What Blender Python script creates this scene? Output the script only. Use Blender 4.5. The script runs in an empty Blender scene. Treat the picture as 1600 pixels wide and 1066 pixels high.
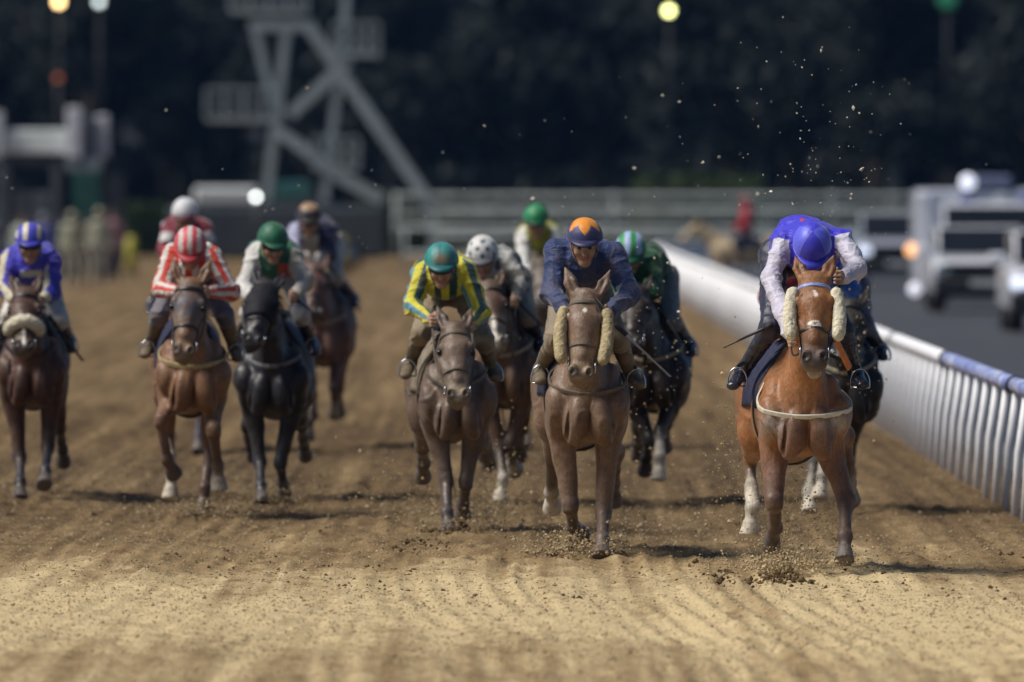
import bpy, bmesh, math, random, time
import numpy as np
from mathutils import Vector, Matrix
T0 = time.time()
random.seed(7)
RNG = np.random.default_rng(11)
SC = bpy.context.scene
COL = SC.collection

# ------------------------------------------------------------------ camera
FPX = 1600 * 400 / 36.0            # focal length in photograph pixels (400 mm on 36 mm)
CAM_H = 2.27
HORIZON = 300.0
cam_data = bpy.data.cameras.new('camera')
cam_data.lens = 400
cam_data.sensor_width = 36
cam_data.clip_start = 1.0
cam_data.clip_end = 4000
cam_data.dof.use_dof = True
cam_data.dof.focus_distance = 67.6
cam_data.dof.aperture_fstop = 3.2
cam = bpy.data.objects.new('camera', cam_data)
COL.objects.link(cam)
cam.location = (0, 0, CAM_H)
cam.rotation_euler = (math.radians(90) - math.atan((533 - HORIZON) / FPX), 0, 0)
SC.camera = cam

# ------------------------------------------------------------------ light
SUN_ELEV = math.radians(54)
SUN_AZ = math.radians(-100)         # compass style, 0 = +Y (away from camera), negative = to the left
world = bpy.data.worlds.new('World')
SC.world = world
world.use_nodes = True
wn = world.node_tree.nodes
sky = wn.new('ShaderNodeTexSky')
sky.sky_type = 'NISHITA'
sky.sun_disc = False
sky.sun_elevation = SUN_ELEV
sky.sun_rotation = SUN_AZ
sky.dust_density = 0.0
sky.ozone_density = 6.0
world.node_tree.links.new(sky.outputs[0], wn['Background'].inputs[0])
wn['Background'].inputs[1].default_value = 0.05
sun_data = bpy.data.lights.new('floodlight_sun', 'SUN')
sun_data.energy = 4.6
sun_data.angle = math.radians(34)
sun_data.color = (1.0, 0.95, 0.87)
sun = bpy.data.objects.new('floodlight_sun', sun_data)
COL.objects.link(sun)
sun_dir = Vector((math.sin(SUN_AZ) * math.cos(SUN_ELEV), math.cos(SUN_AZ) * math.cos(SUN_ELEV), math.sin(SUN_ELEV)))
sun.rotation_euler = sun_dir.to_track_quat('Z', 'Y').to_euler()
SC.view_settings.view_transform = 'Standard'
SC.view_settings.look = 'None'
SC.view_settings.gamma = 1
SC.view_settings.exposure = 0.0
SC.view_settings.use_curve_mapping = False
SC.cycles.max_bounces = 6
SC.cycles.use_denoising = True

def wx(px, d): return (px - 800.0) * d / FPX
def wz(py, d): return CAM_H - (py - HORIZON) * d / FPX
def gd(py): return FPX * CAM_H / (py - HORIZON)      # depth of a ground point

# ------------------------------------------------------------------ object helpers
def tag(o, label=None, cat=None, group=None, kind=None):
    if label: o['label'] = label
    if cat: o['category'] = cat
    if group: o['group'] = group
    if kind: o['kind'] = kind
    return o

def empty(name, loc=(0, 0, 0), rz=0.0, label=None, cat=None, group=None):
    o = bpy.data.objects.new(name, None)
    o.empty_display_size = 0.2
    o.location = loc
    o.rotation_euler = (0, 0, rz)
    COL.objects.link(o)
    return tag(o, label, cat, group)

def link_mesh(name, me, parent=None, mat=None):
    o = bpy.data.objects.new(name, me)
    COL.objects.link(o)
    if parent is not None: o.parent = parent
    if mat is not None and not me.materials: me.materials.append(mat)
    return o

def np_mesh(name, verts, faces, smooth=True, cols=None):
    """verts (n,3); faces (m,4) or (m,3) int arrays, or list of such arrays"""
    if not isinstance(faces, (list, tuple)): faces = [faces]
    faces = [np.asarray(f) for f in faces if len(f)]
    me = bpy.data.meshes.new(name)
    verts = np.asarray(verts, dtype=np.float32)
    me.vertices.add(len(verts))
    me.vertices.foreach_set('co', verts.ravel())
    nl = sum(f.size for f in faces)
    npoly = sum(len(f) for f in faces)
    me.loops.add(nl)
    me.loops.foreach_set('vertex_index', np.concatenate([f.ravel() for f in faces]).astype(np.int32))
    me.polygons.add(npoly)
    sizes = np.concatenate([np.full(len(f), f.shape[1]) for f in faces])
    starts = np.concatenate([[0], np.cumsum(sizes)[:-1]])
    me.polygons.foreach_set('loop_start', starts.astype(np.int32))
    me.polygons.foreach_set('use_smooth', np.full(npoly, smooth))
    me.update(calc_edges=True)
    if cols is not None:
        a = me.color_attributes.new('Col', 'FLOAT_COLOR', 'POINT')
        c4 = np.ones((len(verts), 4), dtype=np.float32)
        c4[:, :3] = cols
        a.data.foreach_set('color', c4.ravel())
    return me

class MB:
    """small mesh collector: boxes, bars, tubes, lofts; one mesh object at the end"""
    def __init__(self): self.v = []; self.f = []; self.n = 0
    def add(self, v, f):
        self.v += [tuple(p) for p in v]
        self.f += [tuple(i + self.n for i in q) for q in f]
        self.n += len(v)
        return self
    def box(self, c, s, rot=None, bev=0.0):
        hx, hy, hz = s[0] / 2, s[1] / 2, s[2] / 2
        b = min(bev, hx * .9, hy * .9, hz * .9)
        M = rot if rot is not None else Matrix.Identity(3)
        C = Vector(c)
        if b <= 0:
            v = [C + M @ Vector((x * hx, y * hy, z * hz)) for x in (-1, 1) for y in (-1, 1) for z in (-1, 1)]
            f = [(0, 1, 3, 2), (4, 6, 7, 5), (0, 4, 5, 1), (2, 3, 7, 6), (0, 2, 6, 4), (1, 5, 7, 3)]
            return self.add(v, f)
        v = []; idx = {}
        for x in (-1, 1):
            for y in (-1, 1):
                for z in (-1, 1):
                    for k, p in enumerate(((hx, hy - b, hz - b), (hx - b, hy, hz - b), (hx - b, hy - b, hz))):
                        idx[(x, y, z, k)] = len(v)
                        v.append(C + M @ Vector((x * p[0], y * p[1], z * p[2])))
        f = []
        I = idx
        for s_ in (-1, 1):
            q = [I[(s_, -1, -1, 0)], I[(s_, 1, -1, 0)], I[(s_, 1, 1, 0)], I[(s_, -1, 1, 0)]]; f.append(q if s_ > 0 else q[::-1])
            q = [I[(-1, s_, -1, 1)], I[(-1, s_, 1, 1)], I[(1, s_, 1, 1)], I[(1, s_, -1, 1)]]; f.append(q if s_ > 0 else q[::-1])
            q = [I[(-1, -1, s_, 2)], I[(1, -1, s_, 2)], I[(1, 1, s_, 2)], I[(-1, 1, s_, 2)]]; f.append(q if s_ > 0 else q[::-1])
        for a in (-1, 1):
            for c_ in (-1, 1):
                f.append([I[(a, c_, -1, 0)], I[(a, c_, 1, 0)], I[(a, c_, 1, 1)], I[(a, c_, -1, 1)]])
                f.append([I[(a, -1, c_, 0)], I[(a, 1, c_, 0)], I[(a, 1, c_, 2)], I[(a, -1, c_, 2)]])
                f.append([I[(-1, a, c_, 1)], I[(1, a, c_, 1)], I[(1, a, c_, 2)], I[(-1, a, c_, 2)]])
        for x in (-1, 1):
            for y in (-1, 1):
                for z in (-1, 1):
                    f.append([I[(x, y, z, 0)], I[(x, y, z, 1)], I[(x, y, z, 2)]])
        return self.add(v, f)
    def bar(self, a, b, w, h=None, up=(0, 0, 1), bev=0.0):
        a = Vector(a); b = Vector(b); h = w if h is None else h
        d = (b - a); L = d.length; d.normalize()
        u = Vector(up)
        if abs(d.dot(u)) > .98: u = Vector((0, 1, 0))
        s = d.cross(u).normalized(); u = s.cross(d).normalized()
        M = Matrix((s, d, u)).transposed()
        return self.box((a + b) / 2, (w, L, h), M, bev)
    def tube(self, pts, r, n=8, caps=True):
        P = [Vector(p) for p in pts]
        rr = r if isinstance(r, (list, tuple)) else [r] * len(P)
        v = []; prev = None
        for i, p in enumerate(P):
            t = (P[min(i + 1, len(P) - 1)] - P[max(i - 1, 0)]).normalized()
            if prev is None:
                prev = t.orthogonal().normalized()
            s = (prev - t * prev.dot(t)).normalized(); prev = s
            q = t.cross(s)
            for k in range(n):
                a = 2 * math.pi * k / n
                v.append(p + (s * math.cos(a) + q * math.sin(a)) * rr[i])
        f = []
        for i in range(len(P) - 1):
            for k in range(n):
                f.append((i * n + k, i * n + (k + 1) % n, (i + 1) * n + (k + 1) % n, (i + 1) * n + k))
        if caps:
            f.append(tuple(range(n - 1, -1, -1)))
            f.append(tuple((len(P) - 1) * n + k for k in range(n)))
        return self.add(v, f)
    def ball(self, c, r, nu=12, nv=8):
        r = r if isinstance(r, (list, tuple)) else (r, r, r)
        v = [(c[0], c[1], c[2] - r[2])]
        for j in range(1, nv):
            t = -math.pi / 2 + math.pi * j / nv
            for i in range(nu):
                a = 2 * math.pi * i / nu
                v.append((c[0] + r[0] * math.cos(t) * math.cos(a), c[1] + r[1] * math.cos(t) * math.sin(a), c[2] + r[2] * math.sin(t)))
        v.append((c[0], c[1], c[2] + r[2]))
        f = [(0, 1 + (i + 1) % nu, 1 + i) for i in range(nu)]
        for j in range(nv - 2):
            for i in range(nu):
                f.append((1 + j * nu + i, 1 + j * nu + (i + 1) % nu, 1 + (j + 1) * nu + (i + 1) % nu, 1 + (j + 1) * nu + i))
        m = len(v) - 1; b = 1 + (nv - 2) * nu
        f += [(b + i, b + (i + 1) % nu, m) for i in range(nu)]
        return self.add(v, f)
    def prism(self, poly, x0, x1, axis='x'):
        """extrude a closed outline; for axis x the outline is (y, z)"""
        n = len(poly)
        if axis == 'x': v = [(x0, p[0], p[1]) for p in poly] + [(x1, p[0], p[1]) for p in poly]
        elif axis == 'y': v = [(p[0], x0, p[1]) for p in poly] + [(p[0], x1, p[1]) for p in poly]
        else: v = [(p[0], p[1], x0) for p in poly] + [(p[0], p[1], x1) for p in poly]
        f = [(i, (i + 1) % n, n + (i + 1) % n, n + i) for i in range(n)]
        f += [tuple(range(n - 1, -1, -1)), tuple(range(n, 2 * n))]
        return self.add(v, f)
    def mesh(self, name, smooth=False, bevel=0.0):
        bm = bmesh.new()
        vs = [bm.verts.new(p) for p in self.v]
        for q in self.f:
            try: bm.faces.new([vs[i] for i in q])
            except ValueError: pass
        bmesh.ops.recalc_face_normals(bm, faces=bm.faces)
        if bevel > 0:
            es = [e for e in bm.edges if len(e.link_faces) == 2 and e.calc_face_angle(0) > .5]
            bmesh.ops.bevel(bm, geom=es, offset=bevel, segments=2, affect='EDGES', clamp_overlap=True)
        me = bpy.data.meshes.new(name)
        bm.to_mesh(me); bm.free()
        if smooth:
            me.polygons.foreach_set('use_smooth', [True] * len(me.polygons))
        return me
    def build(self, name, mat, parent=None, smooth=False, bevel=0.0):
        return link_mesh(name, self.mesh(name, smooth, bevel), parent, mat)

# ------------------------------------------------------------------ numpy noise
def _hash(ix, iy, iz, seed):
    h = (ix * 374761393 + iy * 668265263 + iz * 1274126177 + seed * 974711) & 0xFFFFFFFF
    h = ((h ^ (h >> 13)) * 1274126177) & 0xFFFFFFFF
    h = h ^ (h >> 16)
    return (h & 0xFFFF).astype(np.float32) / 32767.5 - 1.0

def vnoise(x, y, z, seed=0):
    x = np.asarray(x, np.float64); y = np.asarray(y, np.float64); z = np.asarray(z, np.float64)
    x, y, z = np.broadcast_arrays(x, y, z)
    ix = np.floor(x).astype(np.int64); iy = np.floor(y).astype(np.int64); iz = np.floor(z).astype(np.int64)
    fx = (x - ix); fy = (y - iy); fz = (z - iz)
    fx = fx * fx * (3 - 2 * fx); fy = fy * fy * (3 - 2 * fy); fz = fz * fz * (3 - 2 * fz)
    def c(a, b, d): return _hash(ix + a, iy + b, iz + d, seed)
    x00 = c(0, 0, 0) * (1 - fx) + c(1, 0, 0) * fx
    x10 = c(0, 1, 0) * (1 - fx) + c(1, 1, 0) * fx
    x01 = c(0, 0, 1) * (1 - fx) + c(1, 0, 1) * fx
    x11 = c(0, 1, 1) * (1 - fx) + c(1, 1, 1) * fx
    return (x00 * (1 - fy) + x10 * fy) * (1 - fz) + (x01 * (1 - fy) + x11 * fy) * fz

def vnoise2(x, y, seed=0):
    x = np.asarray(x, np.float64); y = np.asarray(y, np.float64)
    ix = np.floor(x).astype(np.int64); iy = np.floor(y).astype(np.int64)
    fx = x - ix; fy = y - iy
    fx = fx * fx * (3 - 2 * fx); fy = fy * fy * (3 - 2 * fy)
    z = np.zeros_like(ix)
    a = _hash(ix, iy, z, seed) * (1 - fx) + _hash(ix + 1, iy, z, seed) * fx
    b = _hash(ix, iy + 1, z, seed) * (1 - fx) + _hash(ix + 1, iy + 1, z, seed) * fx
    return a * (1 - fy) + b * fy

# ------------------------------------------------------------------ signed distance bodies
class Prim:
    __slots__ = ('f', 'lo', 'hi', 'k', 'tag', 'loc', 'neg')

def _v(p): return np.array(p, dtype=np.float32)

def econe(a, b, r0, r1, k=.03, tag='coat', u=(1, 0, 0), rw=None, neg=False):
    """elliptic cone from a to b; r = radius or (ru, rv); u = lateral axis"""
    a = _v(a); b = _v(b)
    if np.linalg.norm(b - a) < 1e-5: b = b + _v((0, 0, 1e-3))
    r0 = r0 if isinstance(r0, tuple) else (r0, r0)
    r1 = r1 if isinstance(r1, tuple) else (r1, r1)
    L = float(np.linalg.norm(b - a)); w = (b - a) / L
    u = _v(u); u = u - w * float(u @ w)
    if np.linalg.norm(u) < .05:
        u = _v((0, 1, 0)); u = u - w * float(u @ w)
    u = u / np.linalg.norm(u); v = np.cross(w, u)
    m = max(*r0, *r1)
    def loc(X, Y, Z):
        dx, dy, dz = X - a[0], Y - a[1], Z - a[2]
        W = dx * w[0] + dy * w[1] + dz * w[2]
        return W / L, dx * u[0] + dy * u[1] + dz * u[2], dx * v[0] + dy * v[1] + dz * v[2]
    def f(X, Y, Z):
        W, U, V = loc(X, Y, Z)
        t = np.clip(W, 0, 1)
        ru = r0[0] + (r1[0] - r0[0]) * t
        rv = r0[1] + (r1[1] - r0[1]) * t
        mn = np.minimum(ru, rv)
        o = (W - t) * L / (mn if rw is None else rw)
        # cheap first-order distance: (q-1)*q/|grad q|, limited
        q2 = (U / ru) ** 2 + (V / rv) ** 2 + o * o
        q = np.sqrt(q2)
        g = np.sqrt((U / (ru * ru)) ** 2 + (V / (rv * rv)) ** 2 + (o / (mn if rw is None else rw)) ** 2)
        return np.where(q > 1e-3, q * (q - 1) / np.maximum(g, 1e-6), -mn)
    p = Prim(); p.f = f; p.k = k; p.tag = tag; p.loc = loc; p.neg = neg
    p.lo = np.minimum(a, b) - m; p.hi = np.maximum(a, b) + m
    return p

def ell(c, r, k=.04, tag='coat', rot=None, neg=False):
    c = _v(c); M = np.eye(3, dtype=np.float32) if rot is None else np.array(rot, dtype=np.float32)
    r = r if isinstance(r, tuple) else (r, r, r)
    def loc(X, Y, Z):
        dx, dy, dz = X - c[0], Y - c[1], Z - c[2]
        return tuple(dx * M[0, i] + dy * M[1, i] + dz * M[2, i] for i in range(3))
    def f(X, Y, Z):
        A, B, C = loc(X, Y, Z)
        q = np.sqrt((A / r[0]) ** 2 + (B / r[1]) ** 2 + (C / r[2]) ** 2)
        g = np.sqrt((A / r[0] ** 2) ** 2 + (B / r[1] ** 2) ** 2 + (C / r[2] ** 2) ** 2)
        return np.where(q > 1e-3, q * (q - 1) / np.maximum(g, 1e-6), -min(r))
    p = Prim(); p.f = f; p.k = k; p.tag = tag; p.loc = loc; p.neg = neg
    ext = np.sqrt(((np.abs(M) * np.array(r)[None, :]) ** 2).sum(1))
    p.lo = c - ext; p.hi = c + ext
    return p

def rotx(a): return np.array(Matrix.Rotation(a, 3, 'X'))
def roty(a): return np.array(Matrix.Rotation(a, 3, 'Y'))
def rotz(a): return np.array(Matrix.Rotation(a, 3, 'Z'))

def smin(a, b, k):
    h = np.maximum(k - np.abs(a - b), 0) / k
    return np.minimum(a, b) - h * h * k * .25

def sdf_eval(prims, P):
    X, Y, Z = (P[:, i].astype(np.float32) for i in range(3))
    D = np.full(len(P), 5.0, np.float32)
    for p in prims:
        d = p.f(X, Y, Z)
        if p.neg: D = -smin(-D, d, p.k)
        else: D = smin(D, d, p.k)
    return D

def march(prims, C, Dr, R):
    """from C + R*Dr inwards to the surface; returns points"""
    C = np.asarray(C, np.float32); Dr = np.asarray(Dr, np.float32)
    t = np.array(np.broadcast_to(np.asarray(R, np.float32), (len(C),)))
    for _ in range(26):
        d = sdf_eval(prims, C + Dr * t[:, None])
        t = np.maximum(t - d * .85, 0)
        if np.abs(d).max() < 1e-3: break
    return C + Dr * t[:, None]

def sdf_mesh(prims, h):
    lo = np.min([p.lo for p in prims if not p.neg], 0) - 3 * h
    hi = np.max([p.hi for p in prims if not p.neg], 0) + 3 * h
    n = np.ceil((hi - lo) / h).astype(int) + 1
    F = np.full(n, 1.0, np.float32)
    ax = [lo[i] + h * np.arange(n[i], dtype=np.float32) for i in range(3)]
    for p in prims:
        pad = p.k + 2.5 * h
        i0 = np.maximum(np.floor((p.lo - pad - lo) / h).astype(int), 0)
        i1 = np.minimum(np.ceil((p.hi + pad - lo) / h).astype(int) + 1, n)
        if (i1 <= i0).any(): continue
        sl = tuple(slice(i0[i], i1[i]) for i in range(3))
        d = p.f(ax[0][sl[0]][:, None, None], ax[1][sl[1]][None, :, None], ax[2][sl[2]][None, None, :])
        if p.neg: F[sl] = -smin(-F[sl], d, p.k)
        else: F[sl] = smin(F[sl], d, p.k)
    S = F < 0
    cnt = np.zeros((n[0] - 1, n[1] - 1, n[2] - 1), np.int8)
    for i in (0, 1):
        for j in (0, 1):
            for k in (0, 1):
                cnt += S[i:n[0] - 1 + i, j:n[1] - 1 + j, k:n[2] - 1 + k]
    act = (cnt > 0) & (cnt < 8)
    I = np.argwhere(act)
    ids = np.full(cnt.shape, -1, np.int32)
    ids[act] = np.arange(len(I))
    cor = {}
    for i in (0, 1):
        for j in (0, 1):
            for k in (0, 1):
                cor[(i, j, k)] = F[I[:, 0] + i, I[:, 1] + j, I[:, 2] + k]
    acc = np.zeros((len(I), 3), np.float32); num = np.zeros(len(I), np.float32)
    for a in range(3):
        for b in (0, 1):
            for c in (0, 1):
                c0 = [0, 0, 0]; o = [q for q in range(3) if q != a]
                c0[o[0]] = b; c0[o[1]] = c
                c1 = list(c0); c1[a] = 1
                f0 = cor[tuple(c0)]; f1 = cor[tuple(c1)]
                m = (f0 < 0) != (f1 < 0)
                den = np.where(m, f0 - f1, 1)
                t = np.where(m, f0 / den, 0)
                pt = np.repeat(np.array(c0, np.float32)[None], len(I), 0)
                pt[:, a] = t
                acc += pt * m[:, None]; num += m
    V = lo + h * (I + acc / num[:, None])
    quads = []
    for a in range(3):
        o = [q for q in range(3) if q != a]
        sl0 = [slice(None)] * 3; sl1 = [slice(None)] * 3
        sl0[a] = slice(0, n[a] - 1); sl1[a] = slice(1, n[a])
        s0 = S[tuple(sl0)]; s1 = S[tuple(sl1)]
        E = np.argwhere(s0 != s1)
        if not len(E): continue
        inside0 = s0[E[:, 0], E[:, 1], E[:, 2]]
        q = []
        for db, dc in ((-1, -1), (0, -1), (0, 0), (-1, 0)):
            J = E.copy(); J[:, o[0]] += db; J[:, o[1]] += dc
            q.append(ids[J[:, 0], J[:, 1], J[:, 2]])
        q = np.stack(q, 1)
        flip = inside0 if a != 1 else ~inside0
        q[~flip] = q[~flip][:, ::-1]
        quads.append(q)
    return V.astype(np.float32), np.concatenate(quads)

def vert_normals(V, Q):
    a = V[Q[:, 2]] - V[Q[:, 0]]; b = V[Q[:, 3]] - V[Q[:, 1]]
    nrm = np.cross(a, b)
    N = np.zeros_like(V)
    for i in range(4):
        for c in range(3):
            N[:, c] += np.bincount(Q[:, i], nrm[:, c], len(V))
    return N / np.maximum(np.linalg.norm(N, axis=1, keepdims=True), 1e-9)

def relax(V, Q, it=1, lam=.5):
    E = np.concatenate([Q[:, [0, 1]], Q[:, [1, 2]], Q[:, [2, 3]], Q[:, [3, 0]]])
    deg = np.bincount(E.ravel(), minlength=len(V)).astype(np.float32)
    for _ in range(it):
        A = np.zeros_like(V)
        for c in range(3):
            A[:, c] = np.bincount(E[:, 0], V[E[:, 1], c], len(V)) + np.bincount(E[:, 1], V[E[:, 0], c], len(V))
        V = V + lam * (A / deg[:, None] - V)
    return V

def prim_weights(prims, V, sharp=.02):
    """soft blend of tag colours by distance; returns (tags, weights (n, tags), nearest prim index)"""
    X, Y, Z = (V[:, i] for i in range(3))
    pos = [p for p in prims if not p.neg]
    best = np.full(len(V), 9.0, np.float32); arg = np.zeros(len(V), np.int32)
    tags = sorted({p.tag for p in pos})
    D = {t: np.full(len(V), 9.0, np.float32) for t in tags}
    for i, p in enumerate(pos):
        pad = .12
        m = np.all((V > p.lo - pad) & (V < p.hi + pad), axis=1)
        if not m.any(): continue
        d = p.f(X[m], Y[m], Z[m])
        D[p.tag][m] = np.minimum(D[p.tag][m], d)
        b = best[m]; a = arg[m]
        c = d < b
        b[c] = d[c]; a[c] = i
        best[m] = b; arg[m] = a
    W = np.stack([np.exp(-np.clip(D[t] - best, 0, 1) / sharp) for t in tags], 1)
    W /= W.sum(1, keepdims=True)
    return tags, W, arg, pos

# ------------------------------------------------------------------ materials
MATS = {}
def mat_new(name):
    m = bpy.data.materials.new(name); m.use_nodes = True
    nt = m.node_tree
    return m, nt, nt.nodes['Principled BSDF'], nt.nodes, nt.links

def mix_node(nt, fac, a, b, mode='MIX'):
    n = nt.nodes.new('ShaderNodeMix'); n.data_type = 'RGBA'; n.blend_type = mode
    def put(sock, v):
        if hasattr(v, 'is_linked') or hasattr(v, 'links'): nt.links.new(v, sock)
        else: sock.default_value = v if not isinstance(v, tuple) else (*v[:3], 1)
    put(n.inputs[0], fac); put(n.inputs[6], a); put(n.inputs[7], b)
    return n.outputs[2]

def noise_node(nt, scale, detail=4, rough=.55, coord=None, dist=0.0, stretch=None):
    n = nt.nodes.new('ShaderNodeTexNoise')
    n.inputs['Scale'].default_value = scale; n.inputs['Detail'].default_value = detail
    n.inputs['Roughness'].default_value = rough; n.inputs['Distortion'].default_value = dist
    if coord is None:
        tc = nt.nodes.new('ShaderNodeTexCoord'); coord = tc.outputs['Object']
    if stretch:
        mp = nt.nodes.new('ShaderNodeMapping'); mp.inputs['Scale'].default_value = stretch
        nt.links.new(coord, mp.inputs['Vector']); coord = mp.outputs[0]
    nt.links.new(coord, n.inputs['Vector'])
    return n.outputs['Fac']

def ramp_node(nt, fac, stops):
    r = nt.nodes.new('ShaderNodeValToRGB')
    e = r.color_ramp.elements
    while len(e) < len(stops): e.new(.5)
    for q, (p, c) in zip(e, stops):
        q.position = p; q.color = (*(c if isinstance(c, tuple) else (c, c, c)), 1)
    nt.links.new(fac, r.inputs[0])
    return r.outputs[0]

def bump_node(nt, bsdf, h, strength=.3, dist=.01):
    b = nt.nodes.new('ShaderNodeBump')
    b.inputs['Strength'].default_value = strength; b.inputs['Distance'].default_value = dist
    nt.links.new(h, b.inputs['Height']); nt.links.new(b.outputs[0], bsdf.inputs['Normal'])

def plain(name, col, rough=.5, metal=0.0, var=.25, scale=9.0, bump=0.0, spec=.5, dirt=0.0, coat=0.0):
    """a paint / leather / cloth with uneven tone and, where asked, dirt"""
    if name in MATS: return MATS[name]
    m, nt, b, N, L = mat_new(name)
    f = noise_node(nt, scale, 5)
    lo = tuple(c * (1 - var) for c in col); hi = tuple(min(1, c * (1 + var)) for c in col)
    c = ramp_node(nt, f, [(.3, lo), (.7, hi)])
    if dirt > 0:
        g = ramp_node(nt, noise_node(nt, scale * 2.3, 6, .7), [(.5, 0.0), (.72, 1.0)])
        mm = nt.nodes.new('ShaderNodeMath'); mm.operation = 'MULTIPLY'; mm.inputs[1].default_value = dirt
        L.new(g, mm.inputs[0])
        c = mix_node(nt, mm.outputs[0], c, (.2, .14, .08))
    L.new(c, b.inputs['Base Color'])
    b.inputs['Roughness'].default_value = rough; b.inputs['Metallic'].default_value = metal
    b.inputs['Specular IOR Level'].default_value = spec
    if coat: b.inputs['Coat Weight'].default_value = coat
    if bump > 0: bump_node(nt, b, noise_node(nt, scale * 6, 4), bump, .004)
    MATS[name] = m
    return m

def attr_mat(name, rough=.5, spec=.4, var=.2, scale=14.0, dirt=.25, bump=.15, sheen=0.0, speck=.5, coat=0.0, dustcol=(.24, .17, .1), bscale=90.0, creases=False, hairy=False):
    """painted from the Col attribute (coat markings, silks), dusted and spattered"""
    if name in MATS: return MATS[name]
    m, nt, b, N, L = mat_new(name)
    a = N.new('ShaderNodeAttribute'); a.attribute_name = 'Col'
    f = ramp_node(nt, noise_node(nt, scale, 5, .6), [(.3, 1 - var), (.7, 1 + var)])
    c = mix_node(nt, 1.0, a.outputs['Color'], f, 'MULTIPLY')
    if hairy:
        c = mix_node(nt, 1.0, c, ramp_node(nt, noise_node(nt, 95, 3, .6, None, .2, (1.0, .5, .3)), [(.3, .74), (.7, 1.26)]), 'MULTIPLY')
        c = mix_node(nt, 1.0, c, ramp_node(nt, noise_node(nt, 3.2, 5, .7, None, .6), [(.3, .72), (.7, 1.25)]), 'MULTIPLY')
        g = ramp_node(nt, noise_node(nt, 48.0, 4, .6), [(.60, 0.0), (.70, .75)])
        c = mix_node(nt, g, c, (.055, .036, .022))
    if dirt > 0:
        g = ramp_node(nt, noise_node(nt, 7.0, 6, .65), [(.42, 0.0), (.75, 1.0)])
        mm = nt.nodes.new('ShaderNodeMath'); mm.operation = 'MULTIPLY'; mm.inputs[1].default_value = dirt
        L.new(g, mm.inputs[0])
        c = mix_node(nt, mm.outputs[0], c, dustcol)
    if speck > 0:
        g = ramp_node(nt, noise_node(nt, 75.0, 2, .5), [(.68, 0.0), (.74, 1.0)])
        mm = nt.nodes.new('ShaderNodeMath'); mm.operation = 'MULTIPLY'; mm.inputs[1].default_value = speck
        L.new(g, mm.inputs[0])
        c = mix_node(nt, mm.outputs[0], c, tuple(x * 1.3 for x in dustcol))
    L.new(c, b.inputs['Base Color'])
    b.inputs['Roughness'].default_value = rough
    b.inputs['Specular IOR Level'].default_value = spec
    if sheen: b.inputs['Sheen Weight'].default_value = sheen; b.inputs['Sheen Roughness'].default_value = .4
    if coat: b.inputs['Coat Weight'].default_value = coat; b.inputs['Coat Roughness'].default_value = .3
    if creases:
        w1 = noise_node(nt, 9, 3, .5, None, 1.2, (1.0, .7, 1.4))
        rd = ramp_node(nt, w1, [(.36, 0.0), (.47, .75), (.5, 1.0), (.53, .75), (.64, 0.0)])
        hh = nt.nodes.new('ShaderNodeMath'); hh.operation = 'MULTIPLY_ADD'; hh.inputs[1].default_value = .25
        L.new(noise_node(nt, bscale, 3), hh.inputs[0]); L.new(rd, hh.inputs[2])
        bump_node(nt, b, hh.outputs[0], .32, .012)
    elif hairy:
        h1 = noise_node(nt, 160, 2, .5, None, .3, (1.0, .35, .22)); h2 = noise_node(nt, 26, 4, .6)
        hh = nt.nodes.new('ShaderNodeMath'); hh.operation = 'MULTIPLY_ADD'; hh.inputs[1].default_value = .5
        L.new(h1, hh.inputs[0]); L.new(h2, hh.inputs[2])
        bump_node(nt, b, hh.outputs[0], .6, .007)
        L.new(ramp_node(nt, noise_node(nt, 11, 5, .65), [(.35, max(0, rough - .16)), (.65, min(1, rough + .2))]), b.inputs['Roughness'])
    elif bump > 0: bump_node(nt, b, noise_node(nt, bscale, 3), bump, .003)
    MATS[name] = m
    return m

def lamp_mat(name, col, strength):
    if name in MATS: return MATS[name]
    m, nt, b, N, L = mat_new(name)
    b.inputs['Base Color'].default_value = (*col, 1)
    b.inputs['Emission Color'].default_value = (*col, 1)
    b.inputs['Emission Strength'].default_value = strength
    MATS[name] = m
    return m

COAT = attr_mat('horse_coat', .50, .42, .18, 9.0, .30, .12, .06, .6, bscale=140.0, hairy=True)
COAT_DARK = attr_mat('dark_horse_coat', .44, .4, .2, 9.0, .10, .12, .08, .5, bscale=140.0, hairy=True)
SILK = attr_mat('silk', .62, .3, .14, 30.0, .30, .25, .25, .45, bscale=60.0, creases=True)
SILK_CLEAN = attr_mat('clean_silk', .48, .4, .12, 30.0, .03, .2, .25, .08, bscale=60.0, creases=True)
SKIN = attr_mat('skin', .5, .4, .18, 30.0, .4, .1, 0, .45)
BREECH_CLEAN = attr_mat('clean_breeches_cloth', .45, .4, .12, 20.0, .05, .3, .2, .1)
BREECH = attr_mat('breeches_cloth', .6, .3, .12, 20.0, .5, .3, .2, .5)
HELM = attr_mat('helmet_cover', .5, .4, .1, 30.0, .2, .3, .2, .35, bscale=50.0)
HELM_CLEAN = attr_mat('clean_helmet_cover', .42, .5, .08, 30.0, .02, .2, .2, .04, bscale=50.0)
BOOT = plain('boot_leather', (.02, .021, .035), .25, 0, .3, 12, .1, .5, .25)
BOOT_MUD = plain('muddy_boot_leather', (.15, .115, .075), .6, 0, .4, 12, .3, .3, .5)
LEATHER = plain('black_leather', (.018, .016, .016), .4, 0, .3, 20, .2)
LEATHER_DUST = plain('dusty_leather', (.12, .095, .07), .6, 0, .35, 20, .3, .3, .4)
LEATHER_TAN = plain('pale_strap_leather', (.33, .28, .2), .6, 0, .2, 20, .3, .3, .35)
STRAP_WHITE = plain('cream_breast_strap', (.62, .58, .47), .6, 0, .12, 20, .3, .3, .3)
STEEL = plain('steel', (.55, .56, .58), .25, 1.0, .15, 20)
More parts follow.
